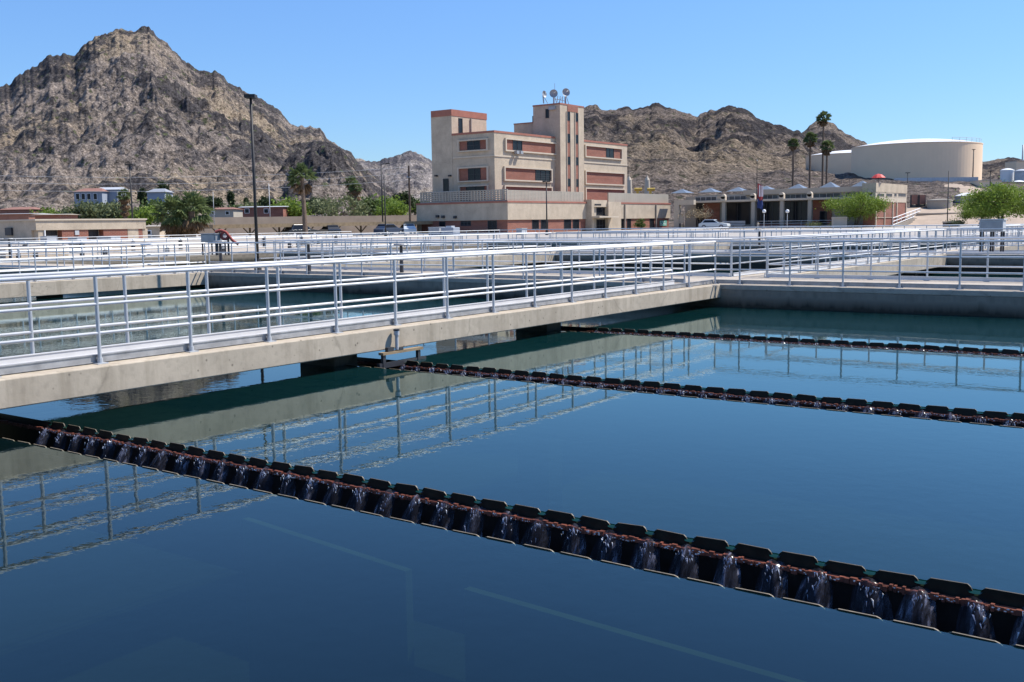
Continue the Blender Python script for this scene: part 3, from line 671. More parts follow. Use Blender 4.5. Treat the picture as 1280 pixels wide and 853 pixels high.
# tower
TY=TYa; TX=ony(700.5,190,TY)[0]; TY1=Yx(730,TX,190); TT=Zx(700.5,128.8,TX); TXL=Xy(666.5,TY,150)
MB().box(TXL,TX,TY,TY1,WT-.25,TT-.2).build('tower_wall','stucco',ob)
MB().box(TXL-.06,TX+.06,TY-.06,TY1+.06,TT-.2,TT).build('tower_coping','coping',ob)
MB().box(TX+.002,TX+.06,Yx(709,TX,135),Yx(722,TX,135),Zx(715,140,TX),TT-.205).build('brick_panel','brick',ob)
zt=lambda py: Zx(710,py,TX)
for a,b in ((709,712.2),(719.3,722.3)):
    u0,u1=Yx(a,TX,190),Yx(b,TX,190)
    MB().box(TX+.002,TX+.05,u0,u1,WT-.2,zt(139.7)).build('brick_strip','brick',ob)
    for y0,y1 in ((151,140),(178.5,167.5),(206,196),(233,223.5)): window(ob,'x',TX+.05,u0,u1,zt(y0),zt(y1),1,2,.05,fr=.06)
for a in (708.2,712.6,718.6,722.7):
    u=Yx(a,TX,190); MB().box(TX+.002,TX+.13,u-.05,u+.05,WT-.2,zt(139.7)).build('fin','trim',ob)
window(ob,'y',TY,Xy(682,TY,140),Xy(686.3,TY,140),Zy(684,148,TY),Zy(684,136.5,TY),1,1,.06)
MB().box(Xy(687,TY,135),Xy(695,TY,135),TY-.3,TY-.002,Zy(690,137.5,TY),Zy(690,133.5,TY)).build('wall_vent','grey',ob)
# penthouse beside the tower
PY=TY+1.; MB().box(Xy(642.5,PY,158),TXL-.002,PY,PY+6,MT-.1,Zy(655,155,PY)).build('penthouse','stucco',ob); MB().box(Xy(642.5,PY,158)-.05,TXL-.003,PY-.06,PY+6.05,Zy(655,155,PY),Zy(655,153.7,PY)).build('penthouse_coping','coping',ob)
m=MB(); x=Xy(664,PY,150); m.tube((x,PY+.5,MT),(x,PY+.5,Zy(664,145,PY)),.12,n=8); m.build('vent_pipe','dark',ob)
for px in (547,564): MB().box(Xy(px,MY)-.15,Xy(px,MY)+.15,MY-.5,MY-.042,Zy(px,221,MY),Zy(px,219,MY)).build('wall_lamp','dark',ob)
m=MB(); rr=random.Random(3)
for i in range(2): m=MB(); pxx=641.5+i*5; m.box(MX+.3,MX+.75,Yx(pxx,MX),Yx(pxx+3,MX),zs(192),zs(188)); m.build('wall_air_conditioner','grey',ob)
for px,py in ((547,271),(554,271.5),(569,272)): MB().box(Xy(px,KY)-.2,Xy(px,KY)+.2,KY-.35,KY-.002,Zy(px,py,KY)-.15,Zy(px,py,KY)+.2).build('wall_lamp','dark',ob)
for px in (780.5,819.5): MB().tube((KX+.12,Yx(px,KX),.3),(KX+.12,Yx(px,KX),WT-.3),.11,n=8).build('rain_pipe','stucco2',ob)

# antennas on the tower
def dish(px,py,r,aim,label):
    c=Vector(onx(px,py,TX-2.2)); base=Vector((c.x,c.y,TT-.002)); t=thing('satellite_dish',base,label,'antenna',group='antennas on the tower roof')
    d=Vector(aim).normalized(); a=d.orthogonal().normalized(); b=d.cross(a); vs=[];fs=[];n=20;k=5
    for j in range(k+1):
        q=r*j/k
        for i in range(n):
            th=2*math.pi*i/n; vs.append(c+a*q*math.cos(th)+b*q*math.sin(th)+d*(q*q*.35/r))
    for j in range(k):
        for i in range(n): fs.append((j*n+i,j*n+(i+1)%n,(j+1)*n+(i+1)%n,(j+1)*n+i))
    MB().add(vs,fs).build('reflector','grey',t,smooth=True)
    MB().tube(base,c-d*.12,.10,n=8).tube(base+Vector((.5,.3,0)),c-d*.15,.05,n=6).build('mast','grey',t)
    MB().tube(c+a*r*.8+d*.2,c+d*r*.8,.03,n=5).tube(c-a*r*.8+d*.2,c+d*r*.8,.03,n=5).build('feed_arm','grey',t)
dish(679.5,118,.5,(1,-.1,.1),'left of the three round dishes on the tower roof, seen edge-on')
dish(692,117.5,.62,(.7,-1,.15),'middle of the three round dishes on the tower roof, next to the antenna frame')
dish(707,116,.62,(.9,-.7,.1),'right of the three round dishes on the tower roof')
b=Vector(onx(699,127,TX-3)); b.z=TT; t=thing('antenna_frame',b,'small lattice antenna frame and thin whip between the dishes on the tower','antenna')
m=MB(); 
for dx in (-.8,0,.8,1.6): m.tube((b.x,b.y+dx,TT),(b.x+.2,b.y+dx*.8,TT+1.6),.05,n=6)
m.tube((b.x,b.y-1.4,TT+1.1),(b.x,b.y+1.8,TT+1.0),.05,n=6).tube((b.x,b.y-.8,TT),(b.x,b.y+.8,TT+1.5),.04,n=6); m.build('frame','grey',t)
MB().tube((b.x,b.y-1.2,TT),(b.x,b.y-1.2,TT+3.4),.03,n=6).build('whip','grey',t)
# sign on the right end of the wing
s0,s1=Yx(824.5,fx),Yx(833,fx); t=thing('wall_sign',(fx+.05,(s0+s1)/2,Zx(828,279,fx)),'green wall sign with pale lettering at the right end of the brick base','sign')
MB().box(fx+.01,fx+.07,s0,s1,Zx(828,282.5,fx),Zx(828,276,fx)).build('sign_face','teal',t)
m=MB()
for j in range(3):
    for i in range(6): 
        if (i+j)%4!=3: m.box(fx+.072,fx+.08,s0+.1+i*(s1-s0-.2)/6,s0+.1+(i+.75)*(s1-s0-.2)/6,Zx(828,281.8-j*1.9,fx),Zx(828,280.9-j*1.9,fx))
m.build('lettering','white',t)

# ================================================================== ADMIN BUILDING WITH PORCH
B0=dep(1094,284,150); AX,AY=B0[0],B0[1]
ab=thing('low_office_building',(AX-14,AY+6,GZ),'low grey-tan office building with a columned porch, dark glass and skylights','building')
AXL=Xy(838,AY,260); AYB=AY+3.2; AY1=Yx(1134,AX)
AT=Zx(1094,228.5,AX); CT=Zy(1050,246.5,AY); CB=Zy(1050,249.0,AY)
MB().box(Xy(856,AY,260),AX-2.,AY,AYB+.5,CB,CT).build('porch_roof','trim',ab)
MB().box(AXL+1,AX-.3,AYB,AY1-.01,0,CB-.01).build('wall','stucco2',ab)
PB=Zy(1050,240.5,AYB)
MB().box(AXL+1.,AX-.3,AYB+.3,AY1-.01,CB-.005,PB).build('clerestory_wall','stucco2',ab)
PX1=Xy(930,AYB,240)
MB().box(PX1,AX-.3,AYB-.3,AY1-.01,PB+.002,AT-.35).build('parapet','stucco2',ab)
MB().box(AXL+3,PX1-.02,AYB+.6,AY1-.01,PB+.002,AT-.9).build('parapet','stucco2',ab)
for a,b in ((868,895),(903,932),(945,972),(980,1008),(1015,1050),(1056,1085)):
    window(ab,'y',AYB+.3,Xy(a,AYB),Xy(b,AYB),CT+.02,PB-.05,4,1,.05,fr=.08,name='clerestory_window',fmat='grey',gmat='glassb')
cols=[904,941,977,1012]
for px in cols:
    x=Xy(px,AY); MB().box(x-.28,x+.28,AY+.15,AY+.7,GZ-.3,CB-.003).build('column','stucco2',ab)
    MB().box(x-.38,x+.38,AY-.12,AY+.5,CT-.15,CT+.55).tube((x,AY-.12,CT+.55),(x,AY+.5,CT+.55),.38,n=14).build('rain_scupper','trim',ab)
x=Xy(1088,AY); MB().box(x-.38,x+.38,AY-.12,AY+.5,CT-.15,CT+.55).tube((x,AY-.12,CT+.55),(x,AY+.5,CT+.55),.38,n=14).build('rain_scupper','trim',ab)
for a,b,n in ((906,938,2),(943,974,4),(980,1009,4),(870,894,3)): window(ab,'y',AYB,Xy(a,AYB,270),Xy(b,AYB,270),.9 if a!=870 else .5,CB-.05,n,1,.05,fr=.12,name='porch_glazing')
m=MB(); m.box(Xy(943,AYB,270),Xy(1010,AYB,270),AYB-.1,AYB-.002,.0,.88); m.build('brick_panel','brick',ab)
MB().box(Xy(1016,AYB,270),Xy(1040,AYB,270),AYB-.1,AYB-.002,.0,CB-.05).build('brick_panel','brick',ab)
MB().box(Xy(880,AYB,270),Xy(900,AYB,270),AYB-.13,AYB-.06,.0,CB-.05).build('brick_panel','brick',ab)
window(ab,'y',AYB-.1,Xy(1025,AYB,270),Xy(1034,AYB,270),.2,Zy(1030,264,AYB),1,1,.05,name='door')
# lit end
E0,E1=AY-.02,AY1
MB().box(AX-2,AX,E0,E1,Zx(1094,240,AX),AT).build('end_parapet','stucco',ab)
MB().box(AX-1.9,AX-.06,E0+.06,E1-.05,Zx(1094,252.5,AX),Zx(1094,240,AX)-.002).build('end_wall','trim',ab)
MB().box(AX-1.8,AX-.12,E0+.1,E1-.1,0,Zx(1094,252.5,AX)-.003).build('brick_panel','brick',ab)
for a,b in ((1097,1106),(1108,1116),(1118,1121.5),(1123,1133)): window(ab,'x',AX-.06,Yx(a,AX),Yx(b,AX),Zx(a,247,AX),Zx(a,241,AX),1,1,.03,fr=.12,fmat='trim',gmat='glassb')
for px in (1096,1107,1117,1122,1133.5):
    y=Yx(px,AX); MB().box(AX-.115,AX+.02,y-.14,y+.14,.0,Zx(1094,252.6,AX)).build('mullion','trim',ab)
MB().box(AX-.112,AX-.02,E0+.1,E1-.1,Zx(1100,272.6,AX),Zx(1100,272,AX)).build('string_course','trim',ab)
for px,py in ((853,242),(888,235),(923,234),(958,232.5),(998,230),(1038,227.5),(1078,226)):
    q=ony(px,py,AYB+4); s=1.5; zb=AT-.4
    vs=[(q[0]-s,AYB+4-s,zb),(q[0]+s,AYB+4-s,zb),(q[0]+s,AYB+4+s,zb),(q[0]-s,AYB+4+s,zb),(q[0],AYB+4,max(q[2],zb+.7))]
    MB().add(vs,[(0,1,4),(1,2,4),(2,3,4),(3,0,4),(0,3,2,1)]).build('skylight','skyl',ab)
# free-standing portal at its left end
q=ony(845,286,AY-1.2); t=thing('entrance_portal',(q[0],q[1],GZ),'cream concrete post-and-beam portal between the two office buildings','portal')
zt_=Zy(845,250.5,q[1]); 
MB().box(Xy(842.5,q[1],265),Xy(848.5,q[1],265),q[1],q[1]+.8,0,zt_).build('post','trim',t); MB().box(Xy(848.5,q[1],265)+.002,Xy(867,q[1],265),q[1]+.01,q[1]+.79,Zy(845,256.5,q[1]),zt_-.01).build('beam','trim',t)
t=thing('notice_board',(Xy(852,AY,275),AY-1,GZ),'pale notice panel beside the portal post','notice board'); x0,x1=Xy(849.3,AY-1),Xy(854.5,AY-1)
MB().box(x0,x1,AY-1.05,AY-.97,Zy(852,279.5,AY),Zy(852,269,AY)).build('panel','trim',t)
for x in (x0+.08,x1-.08): MB().box(x-.05,x+.05,AY-.965,AY-.9,GZ,Zy(852,270,AY)).build('post','dark',t)

# ================================================================== TANKS ON THE BANK
def cyl_tank(px0,px1,D,pyb,pyt,dome,label,name='storage_tank',mat='tank',roof='tankw'):
    c=dep((px0+px1)/2,pyb,D); rad=(px1-px0)/2/F*D*.985; top=dep((px0+px1)/2,pyt,D)[2]; zb=c[2]-2.5
    t=thing(name,(c[0],c[1],zb),label,'tank')
    MB().lathe((c[0],c[1],0),[(rad,zb),(rad,top-.25),(rad+.08,top-.25),(rad+.08,top)],96,False).build('shell',mat,t,smooth=False)
    pr=[(rad+.06,top)]+[(rad*(1-i/8),top+dome*(1-(1-i/8)**2)) for i in range(1,8)]+[(.05,top+dome)]
    MB().lathe((c[0],c[1],.004),pr,96).build('roof',roof,t,smooth=True)
    return t,c,rad,top
t,c,rad,top=cyl_tank(1066,1221,300,229,183.5,1.9,'huge tan water tank with white roof on the bank at right')
tv=(Vector(CAM)-Vector(c)); tv.z=0; tv.normalize(); sdv=Vector((tv.y,-tv.x,0)) # towards viewer / sideways
g=MB(); base=Vector((c[0],c[1],top))
for i in range(7):
    a=R(-25+i*8); d=Matrix.Rotation(a,3,'Z')@(tv*.55-sdv*.85).normalized(); p=base+d*(rad-.4); g.tube(p,p+Vector((0,0,1.15)),.05,n=6)
    if i: g.tube(last+Vector((0,0,1.15)),p+Vector((0,0,1.15)),.05,n=6); g.tube(last+Vector((0,0,.6)),p+Vector((0,0,.6)),.05,n=6)
    last=p
g.build('roof_guard','lgrey',t)
c2=c+np.array([0,0,0]); t,c,rad,top=cyl_tank(1008,1122,345,229,194.5,1.6,'smaller tan tank behind and left of the huge one')
# low ring wall in front of the big tank
p0=dep(1118,229,262); p1=dep(1222,230,264)
t=thing('retaining_wall',((p0[0]+p1[0])/2,(p0[1]+p1[1])/2,p0[2]-2),'long low grey wall along the foot of the huge tank','wall')
def wall_between(t,a,b,z0,z1,th,mat,name='panel'):
    a=Vector((a[0],a[1],0));b=Vector((b[0],b[1],0)); d=(b-a).normalized(); n=Vector((-d.y,d.x,0))*th/2
    vs=[a-n,b-n,b+n,a+n]; return MB().add([(v.x,v.y,z0) for v in vs]+[(v.x,v.y,z1) for v in vs],[(0,3,2,1),(4,5,6,7),(0,1,5,4),(1,2,6,5),(2,3,7,6),(3,0,4,7)]).build(name,mat,t)
wall_between(t,p0,p1,p0[2]-2.5,dep(1150,222.5,263)[2],.5,'lgrey')
# gravel bank at the right, below the tanks
pxs=np.linspace(1000,1560,29); rs=np.concatenate([np.linspace(166,262,12),[345]]); vs=[];fs=[]
for a_ in pxs:
    d=ray(a_,260); hd=math.hypot(d[0],d[1])
    for r_ in rs:
        x,y=CAM[0]+d[0]/hd*r_,CAM[1]+d[1]/hd*r_
        vs.append((x,y,float(apr(np.array(a_),np.array(r_)))*min(1,(r_-160)/12)+.35+.5*math.sin(x*.21)*math.cos(y*.17)*min(1,max(0,(r_-175)/20))+max(0,(r_-262)/83)*3.2+(0 if r_>167 else -.4)))
for i in range(28):
    for j in range(12): fs.append((i*13+j,i*13+13+j,i*13+14+j,i*13+j+1))
tag(meshobj('gravel_bank',vs,fs,'slope'),kind='structure')
def bankz(px,r): return float(apr(np.array(px),np.array(r)))+.35

# ================================================================== VEGETATION
def leafmesh(name,centres,size,mat,flat=.0,aspect=1.8):
    n=len(centres); c=np.asarray(centres,float)
    a=RNG.normal(size=(n,3)); a/=np.linalg.norm(a,axis=1)[:,None]
    b=RNG.normal(size=(n,3)); b-=a*(a*b).sum(1)[:,None]; b/=np.linalg.norm(b,axis=1)[:,None]
    s=size*RNG.uniform(.6,1.35,n)[:,None]; a=a*s*aspect*.5; b=b*s*.5
    V=np.stack([c-a-b*.3,c-a*.1-b,c+a+b*.1,c+a*.1+b],1).reshape(-1,3)
    me=bpy.data.meshes.new(name); me.from_pydata(V.tolist(),[],np.arange(4*n).reshape(n,4).tolist()); me.materials.append(M[mat]); return me
def canopy(rad,h,nclump,nleaf,z0,flat=1.,seed=0,spread=.30):
    rg=np.random.default_rng(seed); P=[]; cl=[]
    for i in range(nclump):
        d=rg.normal(size=3); d/=np.linalg.norm(d); d[2]=d[2]*.8+.15; q=rg.uniform(.35,1)**.5
        c=np.array([d[0]*rad*q,d[1]*rad*q,z0+h/2+d[2]*h*.5*q]); cl.append(c)
        k=int(nleaf/nclump*rg.uniform(.5,1.5)); rr=rad*spread*rg.uniform(.6,1.3)
        p=rg.normal(size=(k,3))*np.array([rr,rr,rr*.55*flat])*.75+c; P.append(p)
    return np.concatenate(P),cl
def make_proto(mat,rad,h,z0,nclump,nleaf,leaf,seed,trunkr=.16,stems=2,spread=.3,flat=1.):
    P,cl=canopy(rad,h,nclump,nleaf,z0,flat,seed,spread); me=leafmesh('crown',P,leaf,mat)
    m=MB(); rr=random.Random(seed)
    for k in range(stems):
        a=rr.uniform(0,6.28); top=(math.cos(a)*rad*.25,math.sin(a)*rad*.25,z0+h*.35); bs=(math.cos(a)*.12*k,math.sin(a)*.12*k,-.4)
        mid=(top[0]*.35,top[1]*.35,z0*.6); m.path([bs,mid,top],[trunkr,trunkr*.8,trunkr*.5],7)
        for c in cl[k::stems]:
            md=tuple(np.array(top)*.5+np.array(c)*.5+np.array([0,0,-.1])); m.path([top,md,tuple(c)],[trunkr*.4,trunkr*.25,trunkr*.08],4)
    tm=bpy.data.meshes.new('trunk'); tm.from_pydata(m.v,[],m.f); tm.materials.append(M['trunk']); return me,tm
def plant(proto,loc,s,label,cat='tree',name='tree',group=None,rz=None,sz=None):
    t=thing(name,loc,label,cat,group); inst(proto[0],'crown',t); inst(proto[1],'trunk',t)
    t.scale=(s,s,sz or s); t.rotation_euler[2]=random.uniform(0,6.28) if rz is None else rz; return t
PV=make_proto('paloverde',3.7,4.2,.75,64,11000,.125,1,.16,3,.22)
PV2=make_proto('paloverde',3.7,4.0,.5,62,10500,.13,2,.18,3,.23)
OL=make_proto('olive',3.2,3.6,1.0,26,1500,.34,3,.13,3,.34)
GR=make_proto('greentree',3.2,3.6,.9,26,1800,.36,4,.14,2,.34)
BR=make_proto('paloverde',3.2,2.8,.7,24,1700,.34,8,.12,2,.36)
DK=make_proto('darktree',2.4,5.2,1.2,26,1700,.36,5,.15,1,.34)
SP=make_proto('olive',3.4,4.2,1.0,30,900,.25,6,.12,4,.22)
DRY=make_proto('dry',2.4,2.0,1.3,30,900,.12,7,.10,4,.3)
CY=make_proto('darktree',.75,5.5,.8,26,1500,.34,9,.12,1,.55,2.2)
# right: bright green desert trees
q=dep(1069,283,147); plant(PV,(q[0],q[1],.3),1.0,'bright green desert tree in front of the low office building','tree','desert_tree',rz=1.)
q=dep(1252,284,128); plant(PV2,(q[0],q[1],.3),1.15,'largest bright green desert tree, at the right edge of the picture','tree','desert_tree',rz=2.)
q=dep(1222,281,140); plant(PV2,(q[0],q[1],.4),.72,'smaller bright green desert tree overlapping the left of the largest one','tree','desert_tree',rz=.3)
q=dep(1290,282,138); plant(PV,(q[0],q[1],.4),.95,'bright green desert tree cut by the right edge of the picture','tree','desert_tree',rz=4.)
q=ony(873,286,AY-1.6); plant(DRY,(q[0],q[1],.3),1.0,'leafless tan bush-like tree before the left end of the porch','tree','bare_tree',rz=.5)
q=dep(801,289,150); q=onx(801,288,KX+1.6); plant(make_proto('greentree',.8,1.5,.1,14,900,.14,17,.04,3,.4),(q[0],q[1],.3),1.,'round dark green shrub against the brick base of the office','shrub','shrub')
SH=make_proto('olive',1.0,.7,.05,14,800,.12,18,.04,3,.4)
for px,lab in ((1019,'low green shrub left of the pale planter wall by the porch'),(1046,'low green shrub under the bright tree by the porch')):
    q=ony(px,286,AY-2); plant(SH,(q[0],q[1],.3),1.,lab,'shrub','shrub')
q=dep(1196,281,140); plant(SH,(q[0],q[1],.35),1.,'low green shrub beside the dark box on the gravel','shrub','shrub')
# left tree belt
belt=[(64,296,300,BR,1.35,'wide bright green hedge-like tree behind the low brick building'),(38,297,310,BR,1.1,'bright green bushy tree above the left end of the low building'),
(112,296,300,OL,1.55,'grey-green tree between the low building and the white house'),(137,296,305,OL,1.5,'grey-green tree directly below the blue-white house'),
(88,297,300,OL,1.2,'grey-green tree under the left end of the blue-grey house'),(150,297,290,OL,1.5,'grey-green tree just left of the tall light pole'),(182,296,280,BR,1.35,'bright green tree right of the thick-skirted palm'),
(198,294,300,GR,1.5,'mid green tree behind the two short fan palms'),(263,288,380,DK,1.5,'tall dark tree left of the lamp pole, by the houses'),
(250,290,380,DK,1.3,'dark slender tree above the short fan palms'),(276,289,330,BR,1.0,'bright green low tree among the red-roofed houses'),
(297,288,360,GR,1.1,'mid green tree behind the red-roofed house'),(335,288,400,DK,1.5,'big dark eucalyptus right of the lamp pole'),(350,288,300,OL,.9,'small grey-green tree below the dark eucalyptus'),
(366,287,300,BR,1.55,'bright green rounded tree just left of the tall fan palm'),(392,287,330,DK,1.2,'dark tree directly right of the tall fan palm'),
(405,286,280,OL,1.2,'grey-green tree in the gap right of the tall fan palm'),(427,292,190,SP,1.35,'thin-leaved grey tree standing before the pink gravel wall'),
(460,286,280,GR,1.2,'mid green tree just right of the pair of skirted palms'),(478,285,300,BR,1.55,'largest bright green tree behind the two slim light poles'),
(492,285,270,BR,1.1,'bright green tree low beside the wooden utility pole'),(503,284,330,DK,1.35,'dark green tree left of the wooden utility pole'),
(520,283,340,GR,1.2,'mid green tree half hidden by the corner of the office wing'),(310,287,300,OL,1.1,'grey-green tree under the lamp pole'),
(222,293,420,GR,1.2,'mid green tree far behind the short fan palms'),(10,296,360,GR,1.2,'mid green tree at the left edge above the rooftops')]
for i,(px,py,D,pr,s,lab) in enumerate(belt):
    q=dep(px,py-9,D); hz=max(.3,CAM[2]+(hz_:=((289.3-.0152*px)-(py-14))/F*D)-.8) if D>250 else .3
    plant(pr,(q[0],q[1],hz),s,lab,'tree','leafy_tree',group='trees at the foot of the mountain')
for px,D,s,z,lab in ((180,360,1.35,7.5,'slender dark cypress-like tree left of the blue roof'),(207,360,1.6,8,'slender dark cypress-like tree right of the blue roof'),(290,400,1.25,8,'slender dark tree on the slope left of the lamp pole'),(308,410,.9,8,'short slender dark tree beside the lamp pole on the slope')):
    q=dep(px,270,D); plant(CY,(q[0],q[1],z),s,lab,'tree','slender_tree')
# palms
def palm_proto(R_,nf,blade,skirt,seed,hang=.3):
    rr=random.Random(seed); P=[];Q=[];V=[];Fc=[];Vd=[];Fd=[]
    def frond(V,Fc,d,L,w):
        d=Vector(d).normalized(); tip=d*L*.55; side=d.cross(Vector((0,0,1)))
        side=side.normalized() if side.length>.05 else Vector((1,0,0)); upv=side.cross(d)
        k=len(V); V+=[tuple(side*.03),tuple(-side*.03),tuple(tip)]; Fc.append((k,k+1,k+2))
        for i in range(11):
            a=(i-5)/5*1.25; e=tip+(d*math.cos(a)+side*math.sin(a)).normalized()*L*.5*(1-.18*abs(a))+Vector((0,0,-L*(.10+.16*abs(a))*rr.uniform(.6,1.3))); mv=(d*-math.sin(a)+side*math.cos(a))*w+upv*rr.uniform(-w,w)
            mid=tip*.45+e*.55+upv*.04*L
            k=len(V); V+=[tuple(tip),tuple(mid+mv),tuple(e),tuple(mid-mv)]; Fc.append((k,k+1,k+2,k+3))
    for i in range(nf):
        el=R(rr.uniform(-28,85)); az=rr.uniform(0,6.28); frond(V,Fc,(math.cos(az)*math.cos(el),math.sin(az)*math.cos(el),math.sin(el)),R_*rr.uniform(.8,1.08),blade)
    for i in range(skirt):
        el=R(rr.uniform(-85,-35)); az=rr.uniform(0,6.28); frond(Vd,Fd,(math.cos(az)*math.cos(el),math.sin(az)*math.cos(el),math.sin(el)),R_*rr.uniform(.7,1.),blade)
    me=bpy.data.meshes.new('crown'); me.from_pydata(V,[],Fc); me.materials.append(M['palm']); sk=None
    if Vd: sk=bpy.data.meshes.new('dead_frond_skirt'); sk.from_pydata(Vd,[],Fd); sk.materials.append(M['deadfrond'])
    return me,sk
def palm(proto,loc,h,r0,r1,label,group=None,skirts=((0,1),),lean=(0,0)):
    t=thing('fan_palm',loc,label,'palm tree',group); m=MB(); n=9
    m.path([(loc[0]+lean[0]*(i/n)**1.5,loc[1]+lean[1]*(i/n)**1.5,loc[2]-.4+(h+.4)*i/n) for i in range(n+1)],[r0+(r1-r0)*(i/n)**.6+(.02 if i%2 else 0) for i in range(n+1)],9)
    m.build('trunk','palmtrunk',t); o=inst(proto[0],'crown',t,(lean[0],lean[1],h)); o.rotation_euler[2]=random.uniform(0,6)
    if proto[1]:
        for dz,s in skirts: k=inst(proto[1],'dead_frond_skirt',t,(lean[0],lean[1],h-.15-dz)); k.scale=(s,s,s); k.rotation_euler[2]=dz*2
    return t
PA=palm_proto(2.7,46,.10,22,1); PB_=palm_proto(2.0,52,.09,16,2); PC=palm_proto(1.5,58,.09,44,3)
for px,py,D,h,lab in ((219,301,118,2.9,'left one of the two short broad fan palms by the low brick building'),(241,300,118,3.2,'right one of the two short broad fan palms by the low brick building'),(229,300,124,2.5,'short fan palm squeezed behind the two broad ones')):
    q=dep(px,py,D); palm(PA,(q[0],q[1],.3),h,.42,.36,lab)
q=dep(382,298,128); palm(PB_,(q[0],q[1],.2),Zx(382,222,q[0])-.2,.34,.22,'tall fan palm with a slim brown trunk right of the lamp pole',lean=(-.25,0))
for px,D,yc,lab in ((441,205,229,'left one of the two skirted palms right of the tall palm'),(446,200,236,'right one of the two skirted palms, with a thick brown skirt'),(158,190,246,'palm with a thick brown skirt beside the tall light pole at left')):
    q=dep(px,292,D); h=dep(px,yc,D)[2]; palm(PC,(q[0],q[1],.2),h,.35,.28,lab,skirts=((0,1),(1.2,.95),(2.4,.85),(3.6,.7)))
for px,py,D,h_top,k,lab in ((991,228,205,180,1.05,'shortest-crowned tall palm, leftmost of the four behind the low office'),(1012,228,207,174,1.35,'second tall palm from the left behind the low office'),(1028,228,215,148,1.45,'tallest palm, its crown standing against the sky above the hill'),(1033,228,204,184,1.35,'tall palm with a bushy brown crown just right of the tallest one')):
    q=dep(px,py,D); h=dep(px,h_top,D)[2]; pr=palm_proto(1.4*k/1.2,56,.10,34 if px!=1028 else 20,px)
    palm(pr,(q[0],q[1],.3),h-.3,.26,.17,lab,group='tall palms behind the low office')

# ================================================================== POLES
def lamp(px,D,pyt,r,label,head='box',zb=0.,name='lamp_post',mat='steelpole',foot=True):
    b=dep(px,280,D); top=dep(px,pyt,D)[2]; t=thing(name,(b[0],b[1],zb),label,'lamp post')
    MB().tube((b[0],b[1],zb),(b[0],b[1],top),r,r*.7,10).build('pole',mat,t,smooth=True)
    if foot: MB().tube((b[0],b[1],zb),(b[0],b[1],zb+.5),r*2.2,r*1.9,10).build('base',mat,t)
    u=Vector((rt[0],rt[1],0)).normalized(); b_s=D/45
    if head=='box':
        for s in (-1,1):
            c=Vector((b[0],b[1],top))+u*s*min(.12*b_s,.22); m=MB(); a=Vector((-u.y,u.x,0))
            vs=[c+u*i*min(.11*b_s,.2)+a*j*.2+Vector((0,0,k)) for k in (0,.12) for i,j in ((-1,-1),(1,-1),(1,1),(-1,1))]
            m.add([tuple(v) for v in vs],[(0,3,2,1),(4,5,6,7),(0,1,5,4),(1,2,6,5),(2,3,7,6),(3,0,4,7)]).build('lamp_head',mat,t)
    elif head=='arm':
        p=Vector((b[0],b[1],top-.1)); MB().tube(p,p+u*.9+Vector((0,0,.1)),.05,n=6).build('arm',mat,t); MB().tube(p+u*.7+Vector((0,0,.09)),p+u*1.25+Vector((0,0,.09)),.12,.09,8).build('lamp_head',mat,t)
    elif head=='globe':
        MB().lathe((b[0],b[1],top),[(.05,-.05),(.2,0),(.26,.18),(.2,.36),(.04,.44)],12).build('lamp_head','white',t,smooth=True)
    return t
q=onz(322.5,341,0); D1=float((q-CAM)@fw)
lamp(320,D1,125,.062,'tall dark lamp post with a flat twin head standing on the cross walkway at left','box',0.)
lamp(166,112,207,.10,'slim dark twin-headed light pole before the low brick building','box',.3)
lamp(478.5,150,205,.10,'left one of two slim light poles in front of the bright green tree','arm',.3)
lamp(481.8,128,219,.09,'right one of two slim light poles, the lower one without an arm','none',.3)
lamp(683.5,112,228,.085,'dark lamp post rising in front of the office wing','box',.3)
lamp(955,140,266,.05,'small white globe lamp before the porch, left one of the two','globe',.3,mat='lgrey',foot=False)
lamp(984,141,266,.05,'small white globe lamp before the porch, right one of the two','globe',.3,mat='lgrey',foot=False)
lamp(338,175,230,.07,'pale slim light pole between the lamp post and the tall palm','none',.3,mat='lgrey')
lamp(268,165,240,.06,'thin pole above the carport left of the lamp post','none',.3,mat='grey')
lamp(1184,160,214,.09,'dark pole standing on the gravel bank before the small tanks','none',bankz(1184,165)-3.)
lamp(1214,270,188,.16,'lamp post with a flat head in front of the right side of the huge tank','box',7.)
lamp(1133,205,217,.09,'short lamp post at the left foot of the huge tank','box',bankz(1133,205))
lamp(1236,165,215,.10,'dark lamp post beside the yellow tanks','box',2.)
lamp(1275,320,182,.30,'tall grey pole at the right edge beyond the tanks','none',6.,mat='grey')
b=dep(513,290,175); t=thing('utility_pole',(b[0],b[1],.3),'brown wooden utility pole beside the office wing','utility pole'); ptop=dep(512.5,208,175)
MB().tube((b[0],b[1],.3),(b[0],b[1],ptop[2]),.2,.15,9).build('pole','pole',t); MB().tube((b[0]-.3,b[1]-.2,ptop[2]-1.9),(b[0]+.3,b[1]+.2,ptop[2]-1.9),.16,n=8).build('transformer','grey',t)
b2=dep(-60,300,150); t=thing('utility_pole',(b2[0],b2[1],.3),'brown wooden utility pole out at the far left, holding the wires','utility pole'); zl=dep(-60,219,150)[2]
MB().tube((b2[0],b2[1],.3),(b2[0],b2[1],zl+.4),.2,.15,9).build('pole','pole',t)
for i,(dz,lab) in enumerate(((0,'highest overhead wire crossing the foot of the mountain'),(-1.0,'middle overhead wire crossing the foot of the mountain'),(-2.1,'lowest overhead wire crossing the foot of the mountain'))):
    A_=Vector((b2[0],b2[1],zl+.1+dz)); B_=Vector((b[0],b[1],ptop[2]-.2+dz)); m=MB()
    pts=[A_.lerp(B_,k/24)-Vector((0,0,1.0*4*(k/24)*(1-k/24))) for k in range(25)]; m.path(pts,.02,5)
    tag(m.build('overhead_wire','lgrey',None,tuple(A_)),lab,'wire')
